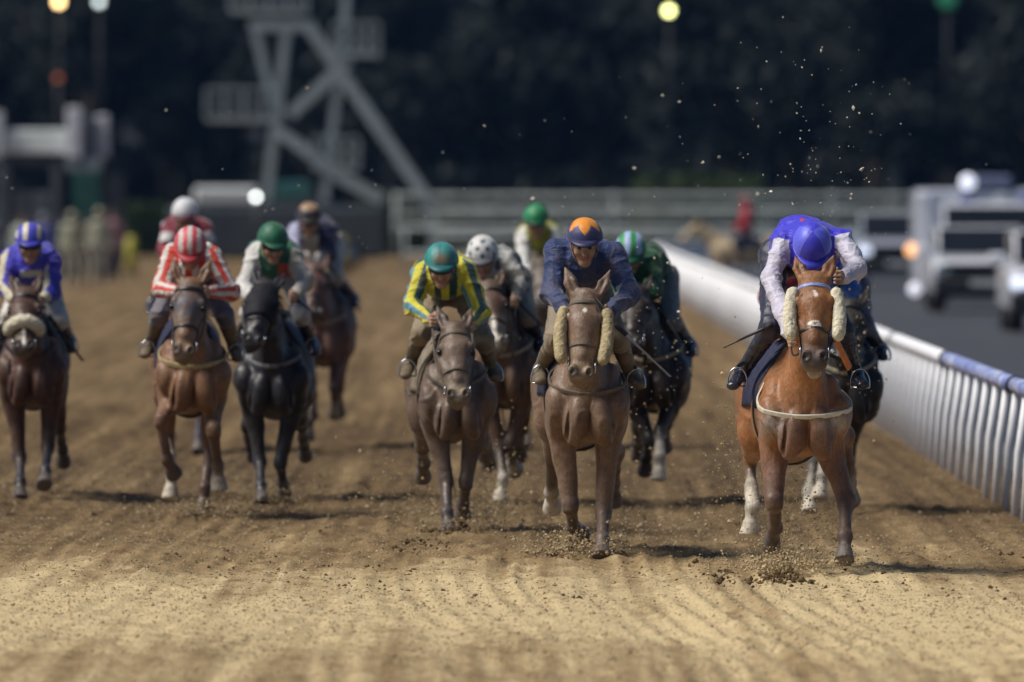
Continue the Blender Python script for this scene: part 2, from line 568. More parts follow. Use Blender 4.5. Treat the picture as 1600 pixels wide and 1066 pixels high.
FLEECE = plain('sheepskin', (.68, .62, .47), .95, 0, .25, 40, .9, .1, .25)
FLEECE_DUST = plain('dusty_sheepskin', (.45, .37, .22), .95, 0, .3, 40, .9, .1, .45)
EYE = plain('horse_eye', (.006, .004, .003), .06, 0, .1, 5)
GOGGLE = plain('goggle_lens', (.015, .012, .012), .1, 0, .2, 5)
RUBBER = plain('rubber', (.015, .015, .016), .7)
HOOF_HORN = plain('hoof', (.1, .08, .07), .5)

# ------------------------------------------------------------------ straps, hair
def sweep(pts, nrm, w, t, closed=False, off=0.0):
    """flat strap along pts; width w lies on the surface, thickness t along nrm"""
    P = np.asarray(pts, np.float32); Nn = np.asarray(nrm, np.float32)
    n = len(P)
    if closed: T = np.roll(P, -1, 0) - np.roll(P, 1, 0)
    else: T = np.gradient(P, axis=0)
    T /= np.maximum(np.linalg.norm(T, axis=1, keepdims=True), 1e-6)
    Nn = Nn - T * (Nn * T).sum(1, keepdims=True)
    Nn /= np.maximum(np.linalg.norm(Nn, axis=1, keepdims=True), 1e-6)
    B = np.cross(T, Nn)
    w = np.broadcast_to(np.asarray(w, np.float32), (n,))[:, None]; t2 = t / 2
    C = P + Nn * off
    sec = [(-.5, -1), (.5, -1), (.5, .3), (.36, 1), (-.36, 1), (-.5, .3)]
    V = np.stack([C + B * w * a + Nn * t2 * b for a, b in sec], 1).reshape(-1, 3)
    k = len(sec); F = []
    m = n if closed else n - 1
    for i in range(m):
        j = (i + 1) % n
        for q in range(k):
            F.append((i * k + q, i * k + (q + 1) % k, j * k + (q + 1) % k, j * k + q))
    return V, F

def strap_obj(name, pieces, mat, parent):
    mb = MB()
    for V, F in pieces: mb.add(V.tolist(), F)
    return mb.build(name, mat, parent, smooth=False)

def hair_mesh(name, locks, seg=6):
    """locks: list of (points, r0, r1); tapered 4-sided strands in one mesh"""
    V = []; F = []; base = 0
    for pts, r0, r1 in locks:
        P = np.asarray(pts, np.float32); n = len(P)
        T = np.gradient(P, axis=0); T /= np.maximum(np.linalg.norm(T, axis=1, keepdims=True), 1e-6)
        s = np.cross(T, np.tile(_v((.3, .2, .9)), (n, 1))); s /= np.maximum(np.linalg.norm(s, axis=1, keepdims=True), 1e-6)
        q = np.cross(T, s)
        r = np.linspace(r0, r1, n)[:, None]
        ring = np.stack([P + s * r, P + q * r * .6, P - s * r, P - q * r * .6], 1)
        V.append(ring.reshape(-1, 3))
        for i in range(n - 1):
            for k in range(4):
                F.append((base + i * 4 + k, base + i * 4 + (k + 1) % 4, base + (i + 1) * 4 + (k + 1) % 4, base + (i + 1) * 4 + k))
        base += n * 4
    return np_mesh(name, np.concatenate(V), np.array(F))

# ------------------------------------------------------------------ racehorse
TAGLIST = ('coat', 'leg', 'muzzle', 'hoof', 'sock', 'ear')

def solve_y(p0, x, z, L, sg):
    r = L * L - (x - p0[0]) ** 2 - (z - p0[2]) ** 2
    return p0[1] + sg * math.sqrt(max(r, (.12 * L) ** 2))

def make_horse(c):
    """c: pixel measurements of the horse in the photograph, turned into metres at its own depth"""
    d = gd(c['ground']); x0 = wx(c['chest'], d)
    rnd = np.random.default_rng(c['seed'])
    def P(px, py): return ((px - 800.0) * d / FPX - x0, CAM_H - (py - HORIZON) * d / FPX)
    zs = P(0, c['sternum'])[1]
    hw = c.get('half', .27); q = hw / .27 * .92
    yaw = c.get('yaw', 0.0)
    root = empty('racehorse', (x0, d, 0), 0, c['label'], 'horse', 'racehorses galloping down the dirt track')
    h = c['h']
    def S(x, y, z): return (x * q + yaw * y, y, zs + z)
    pr = []
    A = pr.append
    # trunk
    A(ell(S(0, .50, .33), (.25 * q, .64, .34), .05))
    A(ell(S(0, .90, .43), (.235 * q, .42, .30), .08))
    A(ell(S(0, 1.18, .45), (.235 * q, .36, .33), .08))
    A(econe(S(0, .10, .66), S(0, .60, .63), (.075 * q, .11), (.09 * q, .11), .12))
    A(ell(S(0, -.10, .32), (.20 * q, .24, .27), .06))
    for s in (-1, 1):
        A(ell(S(s * .175, -.02, .29), (.095 * q, .20, .26), .035, rot=rotx(.35)))
        A(ell(S(s * .20, -.20, .28), (.072, .10, .13), .028, rot=roty(s * .3)))
        A(ell(S(s * .088, -.275, .20), (.098 * q, .11, .165), .016, rot=roty(-s * .22), tag='fore'))
        A(ell(S(s * .145, 1.12, .36), (.11 * q, .30, .30), .08))
        A(ell(S(s * .12, 1.36, .40), (.11 * q, .13, .24), .08))
    # crease between the breast muscles and below the neck
    A(econe(S(0, -.40, .32), S(0, -.36, .04), (.008, .07), (.010, .08), .022, neg=True, tag='cut'))
    for s in (-1, 1):                           # furrows between breast, shoulder and forearm, jugular groove
        A(econe(S(s * .135, -.405, .36), S(s * .165, -.36, .06), (.008, .06), (.010, .07), .024, neg=True, tag='cut'))
    # neck and head
    pollx, pollz = P(*c['poll']); muzx, muzz = P(*c['muzzle'])
    HL = .58
    poll = np.array([pollx, c.get('polly', -.66), pollz])
    muz = np.array([muzx, 0, muzz]); muz[1] = solve_y(poll, muzx, muzz, HL, -1)
    nb = np.array(S(0, -.02, .42))
    w = muz - poll; HLr = float(np.linalg.norm(w)); w = w / HLr
    turn = c.get('turn', 0.0)
    ul = np.array([math.cos(turn), -math.sin(turn), c.get('roll', 0.0)]); ul = ul - w * (ul @ w); ul /= np.linalg.norm(ul)
    vf = np.cross(ul, w)
    if vf[1] > 0: vf = -vf                      # face direction (forehead normal)
    def Hd(t, a=0.0, b=0.0): return poll + w * (t * HLr) + ul * a + vf * b
    mid = nb * .5 + Hd(.08, 0, -.11) * .5 + np.array([0, .06, .05])
    A(econe(nb, mid, (.118 * q, .26), (.088, .19), .07))
    A(econe(mid, Hd(.10, 0, -.10), (.092, .18), (.068, .115), .06))
    A(econe(S(0, -.16, .30), mid + np.array([0, -.10, -.12]), (.12 * q, .13), (.065, .07), .08))
    # head
    HW = c.get('headw', 1.12)
    A(econe(Hd(0, 0, -.05), Hd(.29, 0, -.055), (.080 * HW, .078), (.108 * HW, .100), .05, u=ul))
    A(econe(Hd(.28, 0, -.055), Hd(.66, 0, -.045), (.100 * HW, .10), (.066 * HW, .068), .03, u=ul))
    A(econe(Hd(.64, 0, -.045), Hd(.93, 0, -.04), (.062 * HW, .062), (.066 * HW, .058), .025, u=ul, tag='muzzle' if c.get('darkmuzzle', 1) else 'coat'))
    A(econe(Hd(.25, 0, .018), Hd(.72, 0, .010), (.052 * HW, .030), (.030 * HW, .028), .022, u=ul))         # nasal bone
    for s in (-1, 1):
        A(ell(Hd(.30, s * .060 * HW, -.11), (.045, .085, .10), .03))                                  # jowl
        A(ell(Hd(.265, s * .085 * HW, .000), (.026, .028, .034), .022))                                 # brow
        A(econe(Hd(.40, s * .082 * HW, -.035), Hd(.62, s * .058 * HW, -.025), .020, .013, .014))             # facial crest
        A(ell(Hd(.91, s * .043 * HW, .004), (.030, .032, .042), .018, tag='muzzle'))                    # nostril rim
        A(ell(Hd(.925, s * .047 * HW, .038), (.020, .030, .028), .008, neg=True, tag='cut'))
        # ears
        e0 = Hd(-.02, s * .058 * HW, -.02); lean = c.get('ears', (.30, .35))
        ed = -w * .8 + ul * s * lean[0] + np.array([0, lean[1], .25]); ed /= np.linalg.norm(ed)
        el = c.get('earl', 1.0); e1 = e0 + ed * .10 * el; e2 = e0 + ed * .205 * el
        A(econe(e0, e1, (.027, .024), (.041, .022), .02, u=ul, tag='ear'))
        A(econe(e1, e2, (.040, .02), (.006, .006), .012, u=ul, tag='ear'))
        A(econe(e0 + ed * .03 + vf * .022, e0 + ed * .145 + vf * .018, (.021, .013), (.008, .008), .01, u=ul, neg=True, tag='cut'))
        A(ell(Hd(.325, s * .112 * HW, -.008), (.016, .020, .022), .010, neg=True, tag='cut'))
    gape = c.get('gape', .0)
    A(econe(Hd(.70, 0, -.10), Hd(.93, 0, -.085 - gape), (.045 * HW, .035), (.038 * HW, .028), .025, u=ul, tag='muzzle'))
    A(ell(Hd(.985, 0, -.070 - gape), (.040, .030, .032), .014, tag='lip'))
    A(econe(Hd(.86, -.06, -.052 - gape * .5), Hd(.86, .06, -.052 - gape * .5), (.016, .008 + gape * .5), (.016, .008 + gape * .5), .010, u=w, neg=True, tag='cut'))
    # legs
    joints = {}
    ls = c.get('legw', .95)
    for key, spec in c['legs'].items():
        fore = key[0] == 'F'; s = -1 if key[1] == 'L' else 1
        sock = spec.get('sock', 0)              # 0 none, 1 pastern, 2 to mid cannon
        hoofc = spec.get('hoof', 'hoof')
        J = spec['j']
        if fore:
            E = np.array(S(s * .165, .02, .16)); L1, L2, L3 = .42, .29, .17
            pt = np.array(S(s * .19, -.19, .30))
            A(econe(pt, E, (.10 * q, .12), (.085, .11), .05))
        else:
            E = np.array(S(s * .165, .90, .18)); L1, L2, L3 = .44, .37, .17
        pts = [E]
        for (px, py, sg), L in zip(J, (L1, L2, L3)):
            x, z = P(px, py)
            y = solve_y(pts[-1], x, z, L, sg)
            pts.append(np.array([x, y, z]))
        E, K, Ft, Hf = pts
        joints[key] = pts
        t0 = 'leg' if c.get('points', 0) else 'coat'
        t1 = 'sock' if sock >= 2 else t0
        t2 = 'sock' if sock >= 1 else t0
        if fore:
            A(econe(E, K, (.084 * ls, .10 * ls), (.047 * ls, .050 * ls), .05, tag='fore'))
            A(ell(E * .72 + K * .28 + np.array([0, -.02, 0]), (.066 * ls, .07 * ls, .12), .035, tag='fore'))
            A(ell(K + np.array([0, -.006, .012]), (.051 * ls, .05 * ls, .05), .022, tag=t0))
            A(ell(K + np.array([0, -.004, -.03]), (.047 * ls, .05 * ls, .03), .018, tag=t0))
            A(econe(K, Ft, (.037 * ls, .044 * ls), (.033 * ls, .040 * ls), .022, tag=t0))
            for s2 in (-1, 1): A(econe(K + np.array([s2 * .020, .016, -.03]), Ft + np.array([s2 * .020, .014, .02]), .016, .014, .008, tag=t1))
            A(econe(K + np.array([0, .022, 0]), Ft + np.array([0, .022, 0]), .018, .018, .02, tag=t1))
        else:
            hip = np.array(S(s * .12, 1.18, .42))
            A(econe(hip, E, (.125 * q, .20), (.095, .15), .08))
            A(econe(E, K, (.082 * ls, .12), (.044, .05), .06))
            A(ell(K + np.array([0, .012, .01]), (.044 * ls, .06, .065), .025, tag=t0))
            A(econe(K, K * .45 + Ft * .55, (.040 * ls, .048 * ls), (.036 * ls, .042 * ls), .025, tag=t0))
            A(econe(K * .45 + Ft * .55, Ft, (.039 * ls, .044 * ls), (.037 * ls, .042 * ls), .02, tag=t1))
        if fore and sock >= 2:
            A(econe(K * .4 + Ft * .6, Ft, (.036 * ls, .043 * ls), (.035 * ls, .042 * ls), .02, tag='sock'))
        A(ell(Ft, (.045 * ls, .050 * ls, .046), .022, tag=t2))
        dv = Hf - Ft; dv /= np.linalg.norm(dv)
        A(econe(Ft, Ft + dv * .085, (.036, .040), (.040, .044), .02, tag=t2))
        A(econe(Ft + dv * .085, Ft + dv * .165, (.046, .052), (.063, .068), .012, tag=hoofc, rw=.012))
    if c.get('h_cap'): pass
    V, Q = sdf_mesh(pr, h)
    V = relax(V, Q, 1, .35)
    Nn = vert_normals(V, Q)
    V = V + Nn * (vnoise(V[:, 0] * 22, V[:, 1] * 13, V[:, 2] * 15, c['seed'])[:, None] * .0026).astype(np.float32)
    # skin folds and veins over chest and shoulders
    veins = 1 - np.abs(vnoise(V[:, 0] * 9 + 3, V[:, 1] * 6, V[:, 2] * 5, c['seed'] + 5))
    musc = (1 - np.abs(vnoise(V[:, 0] * 7, V[:, 1] * 4, V[:, 2] * 3.2 + V[:, 0] * 3, c['seed'] + 15))) ** 2
    V = V + Nn * ((musc * .014 - .007) * np.clip((V[:, 2] - zs + .35) / .2, 0, 1))[:, None].astype(np.float32)
    chest = np.clip(1.2 - np.abs(V[:, 2] - zs - .3) / .3, 0, 1)
    V = V + Nn * ((np.clip(veins - .82, 0, 1) * .045 * chest)[:, None]).astype(np.float32)
    tags, W, arg, pos = prim_weights(pr, V, .025)
    pal = dict(coat=c['coat'], fore=c.get('forec', c['coat']), leg=c.get('legc', tuple(x * .25 for x in c['coat'])), muzzle=c.get('muzc', tuple(x * .45 for x in c['coat'])),
               hoof=(.11, .09, .08), hoofw=(.55, .47, .36), sock=(.62, .56, .46), lip=c.get('lip', tuple(x * .5 for x in c['coat'])),
               ear=tuple(x * .85 for x in c['coat']))
    Cc = sum(W[:, i:i + 1] * np.array(pal[t])[None] for i, t in enumerate(tags))
    n1 = vnoise(V[:, 0] * 5, V[:, 1] * 3, V[:, 2] * 4, c['seed'] + 9)[:, None]
    Cc = Cc * (1 + .14 * n1)
    # head markings: star / snip / blaze are real white hair
    hx = (V - poll) @ ul; ht = ((V - poll) @ w) / HLr; hb = (V - poll) @ vf
    for (t, a, rt, ra) in c.get('white', ()):
        m = np.exp(-np.clip(((ht - t) / rt) ** 2 + ((hx - a) / ra) ** 2 + .35 * vnoise(V[:, 0] * 60, V[:, 1] * 60, V[:, 2] * 60, 3) - .6, 0, 9) * 4)
        m = m * (hb > -.05)
        Cc = Cc * (1 - m[:, None]) + np.array((.75, .7, .62))[None] * m[:, None]
    for s in (-1, 1):                                # bare dark skin in the nostrils, round the eyes and inside the ears
        for (tt, aa, bb, rr_, am) in ((.93, .047, .026, .031, .97), (.325, .104, -.004, .030, .8), (-.2, .06, .01, .05, .45)):
            q_ = Hd(tt, s * aa * HW, bb); m = (am * np.exp(-(np.linalg.norm(V - q_, axis=1) / rr_) ** 4))[:, None]
            Cc = Cc * (1 - m) + np.array((.010, .008, .008))[None] * m
    m = (np.exp(-((ht - .955) / .022) ** 2 - (hx / .05) ** 2) * (hb > -.12) * .7)[:, None]
    Cc = Cc * (1 - m) + np.array((.012, .010, .010))[None] * m
    if c.get('facedust'):
        m = np.exp(-((ht - .3) / .25) ** 2) * (hb > -.03) * (ht < .8) * (ht > -.05)
        m = np.clip(m * (.85 + .4 * vnoise(V[:, 0] * 25, V[:, 1] * 25, V[:, 2] * 25, 8)), 0, 1)[:, None]
        Cc = Cc * (1 - m) + np.array(c['facedust'])[None] * m
    for (x, z, rx, rz, colr) in c.get('patch', ()):                 # sweat / dust patches on the breast
        lx, lz = P(x, z)
        m = np.exp(-(((V[:, 0] - lx) / rx) ** 2 + ((V[:, 2] - lz) / rz) ** 2)) * (Nn[:, 1] < .2)
        m = np.clip(m * (1 + .5 * vnoise(V[:, 0] * 30, V[:, 1] * 30, V[:, 2] * 22, 8)), 0, 1)
        Cc = Cc * (1 - m[:, None]) + np.array(colr)[None] * m[:, None]
    me = np_mesh('horse_body', V, Q, True, np.clip(Cc, .003, 1))
    link_mesh('body', me, root, COAT_DARK if c.get('dark') else COAT)
    for s in (-1, 1):
        MB().ball(tuple(Hd(.325, s * .098 * HW, -.006)), .0205, 14, 10).build('eye', EYE, root, True)
    # hair
    hairm = plain(c.get('hairn', 'black_mane_hair'), c.get('hair', (.012, .010, .010)), .5, 0, .4, 30)
    locks = []
    crest0 = nb + np.array([0, .10, .26]); crest1 = Hd(0.0, 0, -.06) + np.array([0, 0.03, .02])
    nl = 46 if h < .011 else 26
    for i in range(nl):
        t = i / (nl - 1)
        p = crest0 * (1 - t) + crest1 * t + np.array([0, .03 * math.sin(math.pi * t), .05 * math.sin(math.pi * t)])
        side = c.get('mane', 1) * (.5 + .5 * rnd.random())
        ln = .15 + .08 * rnd.random()
        dirv = np.array([side * .75, .65 + .3 * rnd.random(), .25 * rnd.random()])
        drop = np.array([0, .1, -.5])
        pts = [p + dirv * ln * u + drop * ln * u * u + rnd.normal(0, .008, 3) * u for u in np.linspace(0, 1, 5)]
        locks.append((pts, .013, .003))
    for i in range(10):
        p = Hd(-.02, rnd.normal(0, .02), .0); ln = .13 + .06 * rnd.random()
        dv = w * .9 + vf * .25 + ul * rnd.normal(0, .25)
        locks.append(([p + dv * ln * u - vf * .1 * ln * u * u for u in np.linspace(0, 1, 5)], .010, .002))
    link_mesh('mane', hair_mesh('mane', locks), root, hairm)
    locks = []
    tb = np.array(S(0, 1.5, .56)); tdx = c.get('tail', 0.0)
    for i in range(60 if h < .011 else 36):
        a = rnd.normal(0, .03, 3); spread = rnd.normal(0, .10)
        pts = [tb + a * .6 + np.array([(tdx + spread) * u * u, .55 * u - .05 * u * u, .04 * u - .42 * u * u]) for u in np.linspace(0, 1, 7)]
        locks.append((pts, .016, .003))
    link_mesh('tail', hair_mesh('tail', locks), root, hairm)

    # ---- tack, laid on the real surface by marching rays inwards
    head = [p for p in pr if p.tag != 'ear']
    tackm = c.get('tackm', LEATHER)
    rays = []
    def ring(name, ctr, e1, e2, a0, a1, n, R, subset='all'):
        an = np.linspace(a0, a1, n)
        D = np.outer(np.cos(an), e1) + np.outer(np.sin(an), e2)
        rays.append((name, np.repeat(np.asarray(ctr)[None], n, 0), D, R))
    PI = math.pi
    ring('brow', Hd(.09, 0, -.05), ul, vf, -.15, PI + .15, 22, .4)
    ring('nose', Hd(.60, 0, -.06), ul, vf, 0, 2 * PI, 33, .35)
    ring('crown', Hd(.03, 0, -.08), ul, -w * .8 + vf * .1, -.2, PI + .2, 16, .4)
    # breast strap: tilted plane around the base of the neck
    bz = c.get('strapz', .36); bt = c.get('strapt', .34)
    e2 = np.array([0, -math.cos(bt), -math.sin(bt)])
    ring('breast', S(0, .10, bz + .16), np.array([1.0, 0, 0]), e2, -.25, PI + .25, 34, 1.0)
    ring('girth', S(0, .34, .36), np.array([1.0, 0, 0]), np.array([0, 0, -1.0]), -.1, PI + .1, 26, .8)
    for k in range(7):
        y = .22 + k * .105
        ring('cloth%d' % k, S(0, y, .36), np.array([1.0, 0, 0]), np.array([0, 0, 1.0]), -.10, PI + .10, 25, .8)
    allC = np.concatenate([r[1] for r in rays]); allD = np.concatenate([r[2] for r in rays])
    allR = np.concatenate([np.full(len(r[1]), r[3]) for r in rays])
    hit = march([p for p in pr if p.tag != 'ear'], allC, allD, allR)
    out = {}; i = 0
    for nme, C_, D_, R_ in rays:
        hp_ = hit[i:i + len(C_)]; i += len(C_)
        if nme in ('breast', 'nose', 'brow'):          # a taut strap bridges the hollows
            rad = np.linalg.norm(hp_ - C_, axis=1)
            for _ in range(10):
                sm = rad.copy(); sm[1:-1] = (rad[:-2] + rad[1:-1] + rad[2:]) / 3; rad = np.maximum(rad, sm)
            hp_ = (C_ + D_ * rad[:, None]).astype(np.float32)
        out[nme] = (hp_, D_)
    br = [sweep(*out['brow'], .022, .008, off=.004), sweep(*out['crown'], .02, .008, off=.004)]
    if c.get('browband'):
        strap_obj('browband', [br[0]], c['browband'], root); br = br[1:]
    br.append(sweep(*out['nose'], .018, .008, True, off=.004))
    # cheek straps from browband ends to the bit, with rings
    bitp = []
    for s in (-1, 1):
        C_ = np.array([Hd(t, 0, -.05) for t in np.linspace(.09, .80, 12)])
        D_ = np.repeat((ul * s)[None], 12, 0)
        hp = march(head, C_, D_, np.full(12, .3))
        br.append(sweep(hp, D_, .016, .008, off=.004))
        bitp.append(hp[-1] + ul * s * .006)
    strap_obj('bridle', br, tackm, root)
    for s, bp in zip((-1, 1), bitp):
        an = np.linspace(0, 2 * PI, 17)
        mb = MB(); mb.tube([bp + ul * s * .006 + w * .034 * math.cos(a) - vf * .034 * math.sin(a) for a in an], .005, 6, False)
        mb.build('bit_ring', STEEL, root, True)
    if c.get('cheek'):
        fm = c['cheek']
        for s in (-1, 1):
            T = np.linspace(*c.get('cheekt', (.14, .64)), 14)
            prs = []
            pts = [Hd(t, s * (.124 + .024 * math.sin(PI * (t - .1) / .8) - .03 * max(0, t - .45)), -.012) for t in T]
            for a, b in zip(pts[:-1], pts[1:]): prs.append(econe(a, b, (.033, .037), (.033, .037), .02, 'f', u=ul))
            v2, q2 = sdf_mesh(prs, .006)
            n2 = vert_normals(v2, q2)
            fz = vnoise(v2[:, 0] * 70, v2[:, 1] * 70, v2[:, 2] * 30, 4) * .003 + vnoise(v2[:, 0] * 190, v2[:, 1] * 190, v2[:, 2] * 120, 6) * .0034
            link_mesh('sheepskin_cheekpiece', np_mesh('cheekpiece', v2 + n2 * fz[:, None].astype(np.float32), q2), root, fm)
    if c.get('roll'):
        pass
    if c.get('shadowroll'):
        hp, D_ = out['nose']
        top = [k for k in range(33) if 1 <= k <= 15]
        prs = []
        pts = [hp[k] + D_[k] * .028 for k in top]
        for a, b in zip(pts[:-1], pts[1:]): prs.append(econe(a, b, .042, .042, .02, 'f'))
        v2, q2 = sdf_mesh(prs, .009)
        n2 = vert_normals(v2, q2)
        fz = vnoise(v2[:, 0] * 60, v2[:, 1] * 60, v2[:, 2] * 60, 4) * .006
        link_mesh('sheepskin_noseband', np_mesh('noseband', v2 + n2 * fz[:, None].astype(np.float32), q2), root, FLEECE)
    if c.get('hood'):
        T = np.linspace(.02, .55, 9); an = np.linspace(-1.9, PI + 1.9, 26)
        C_ = np.array([Hd(t, 0, -.06) for t in T for _ in an]); D_ = np.array([ul * math.cos(a) + vf * math.sin(a) for _ in T for a in an])
        hp = march(head, C_, D_, np.full(len(C_), .4)) + D_ * .007
        F = []
        for i in range(len(T) - 1):
            for j in range(len(an) - 1):
                eyeg = i in (4,) and (j in (6, 7, 18, 17))
                if not eyeg: F.append((i * 26 + j, i * 26 + j + 1, (i + 1) * 26 + j + 1, (i + 1) * 26 + j))
        ob = link_mesh('hood', np_mesh('hood', hp, np.array(F)), root, c['hood'])
        md = ob.modifiers.new('thick', 'SOLIDIFY'); md.thickness = .006; md.offset = 1
    bm_ = c.get('strapm', LEATHER_TAN)
    hp, D_ = out['breast']
    strap_obj('breast_strap', [sweep(hp, D_, c.get('strapw', .03), .01, off=.005)], bm_, root)
    strap_obj('girth', [sweep(*out['girth'], .09, .012, off=.006)], LEATHER, root)
    # saddle cloth
    G = np.stack([out['cloth%d' % k][0] + out['cloth%d' % k][1] * .012 for k in range(7)])
    nk, na = G.shape[:2]
    F = [(i * na + j, i * na + j + 1, (i + 1) * na + j + 1, (i + 1) * na + j) for i in range(nk - 1) for j in range(na - 1)]
    ob = link_mesh('saddle_cloth', np_mesh('saddle_cloth', G.reshape(-1, 3), np.array(F)), root, c.get('clothm', plain('navy_saddle_cloth', (.02, .025, .06), .7, 0, .3, 20, .3, .3, .3)))
    md = ob.modifiers.new('thick', 'SOLIDIFY'); md.thickness = .014; md.offset = 1
    if c.get('clothedge'):
        strap_obj('cloth_binding', [sweep(G[0], out['cloth0'][1], .016, .012, off=.006)], c['clothedge'], root)
    # saddle: a small racing saddle on the cloth
    zt = zs + .72
    prs = [econe((yaw * .3, .26, zt + .045), (yaw * .62, .62, zt + .05), (.10, .022), (.13, .026), .03, 's'),
           econe((yaw * .28, .24, zt + .05), (yaw * .28, .27, zt + .085), (.06, .02), (.035, .018), .03, 's'),
           econe((yaw * .66, .66, zt + .05), (yaw * .68, .70, zt + .075), (.11, .02), (.08, .018), .03, 's')]
    v2, q2 = sdf_mesh(prs, .014)
    link_mesh('saddle', np_mesh('saddle', v2, q2), root, LEATHER)
    return dict(root=root, P=P, d=d, x0=x0, zs=zs, yaw=yaw, Hd=Hd, bit=bitp, prims=pr, h=h, nb=nb, tackm=tackm, joints=joints, ul=ul, q=q)

# ------------------------------------------------------------------ jockeys
def head_frame(pitch, yaw=0.0, roll=0.0):
    f = np.array([math.sin(yaw) * math.cos(pitch), -math.cos(yaw) * math.cos(pitch), -math.sin(pitch)])
    r = np.array([math.cos(yaw), math.sin(yaw), 0.0])       # towards picture right
    t = np.cross(f, r); t = t if t[2] > 0 or pitch > 1.2 else -t
    if abs(roll) > 1e-4:
        r, t = r * math.cos(roll) + t * math.sin(roll), t * math.cos(roll) - r * math.sin(roll)
    return r, f, t

def hand_prims(pt, s, k=.010, glove='skin', axis=None):
    """closed fist round a rein: palm, four bent fingers of unequal length, thumb from the side"""
    p = np.asarray(pt, float); inn = -s
    R = []
    R.append(ell(p, (.024, .036, .042), k, glove))
    for i, (dz, ln) in enumerate(((.033, .95), (.011, 1.05), (-.011, 1.0), (-.032, .82))):
        a = p + np.array([s * .012, -.018, dz]); b = p + np.array([s * .004, -.018 - .034 * ln, dz * 1.06])
        c_ = p + np.array([inn * .026 * ln, -.020 - .036 * ln, dz * 1.0]); d_ = p + np.array([inn * .034, -.020, dz * .95])
        R += [econe(a, b, .0105, .0098, .006, glove), econe(b, c_, .0098, .0090, .005, glove), econe(c_, d_, .0090, .0082, .005, glove)]
    a = p + np.array([inn * .004, .016, .034]); b = p + np.array([inn * .018, -.014, .052]); c_ = p + np.array([inn * .022, -.044, .046])
    R += [econe(a, b, .0125, .0108, .008, glove), econe(b, c_, .0108, .0088, .005, glove)]
    return R

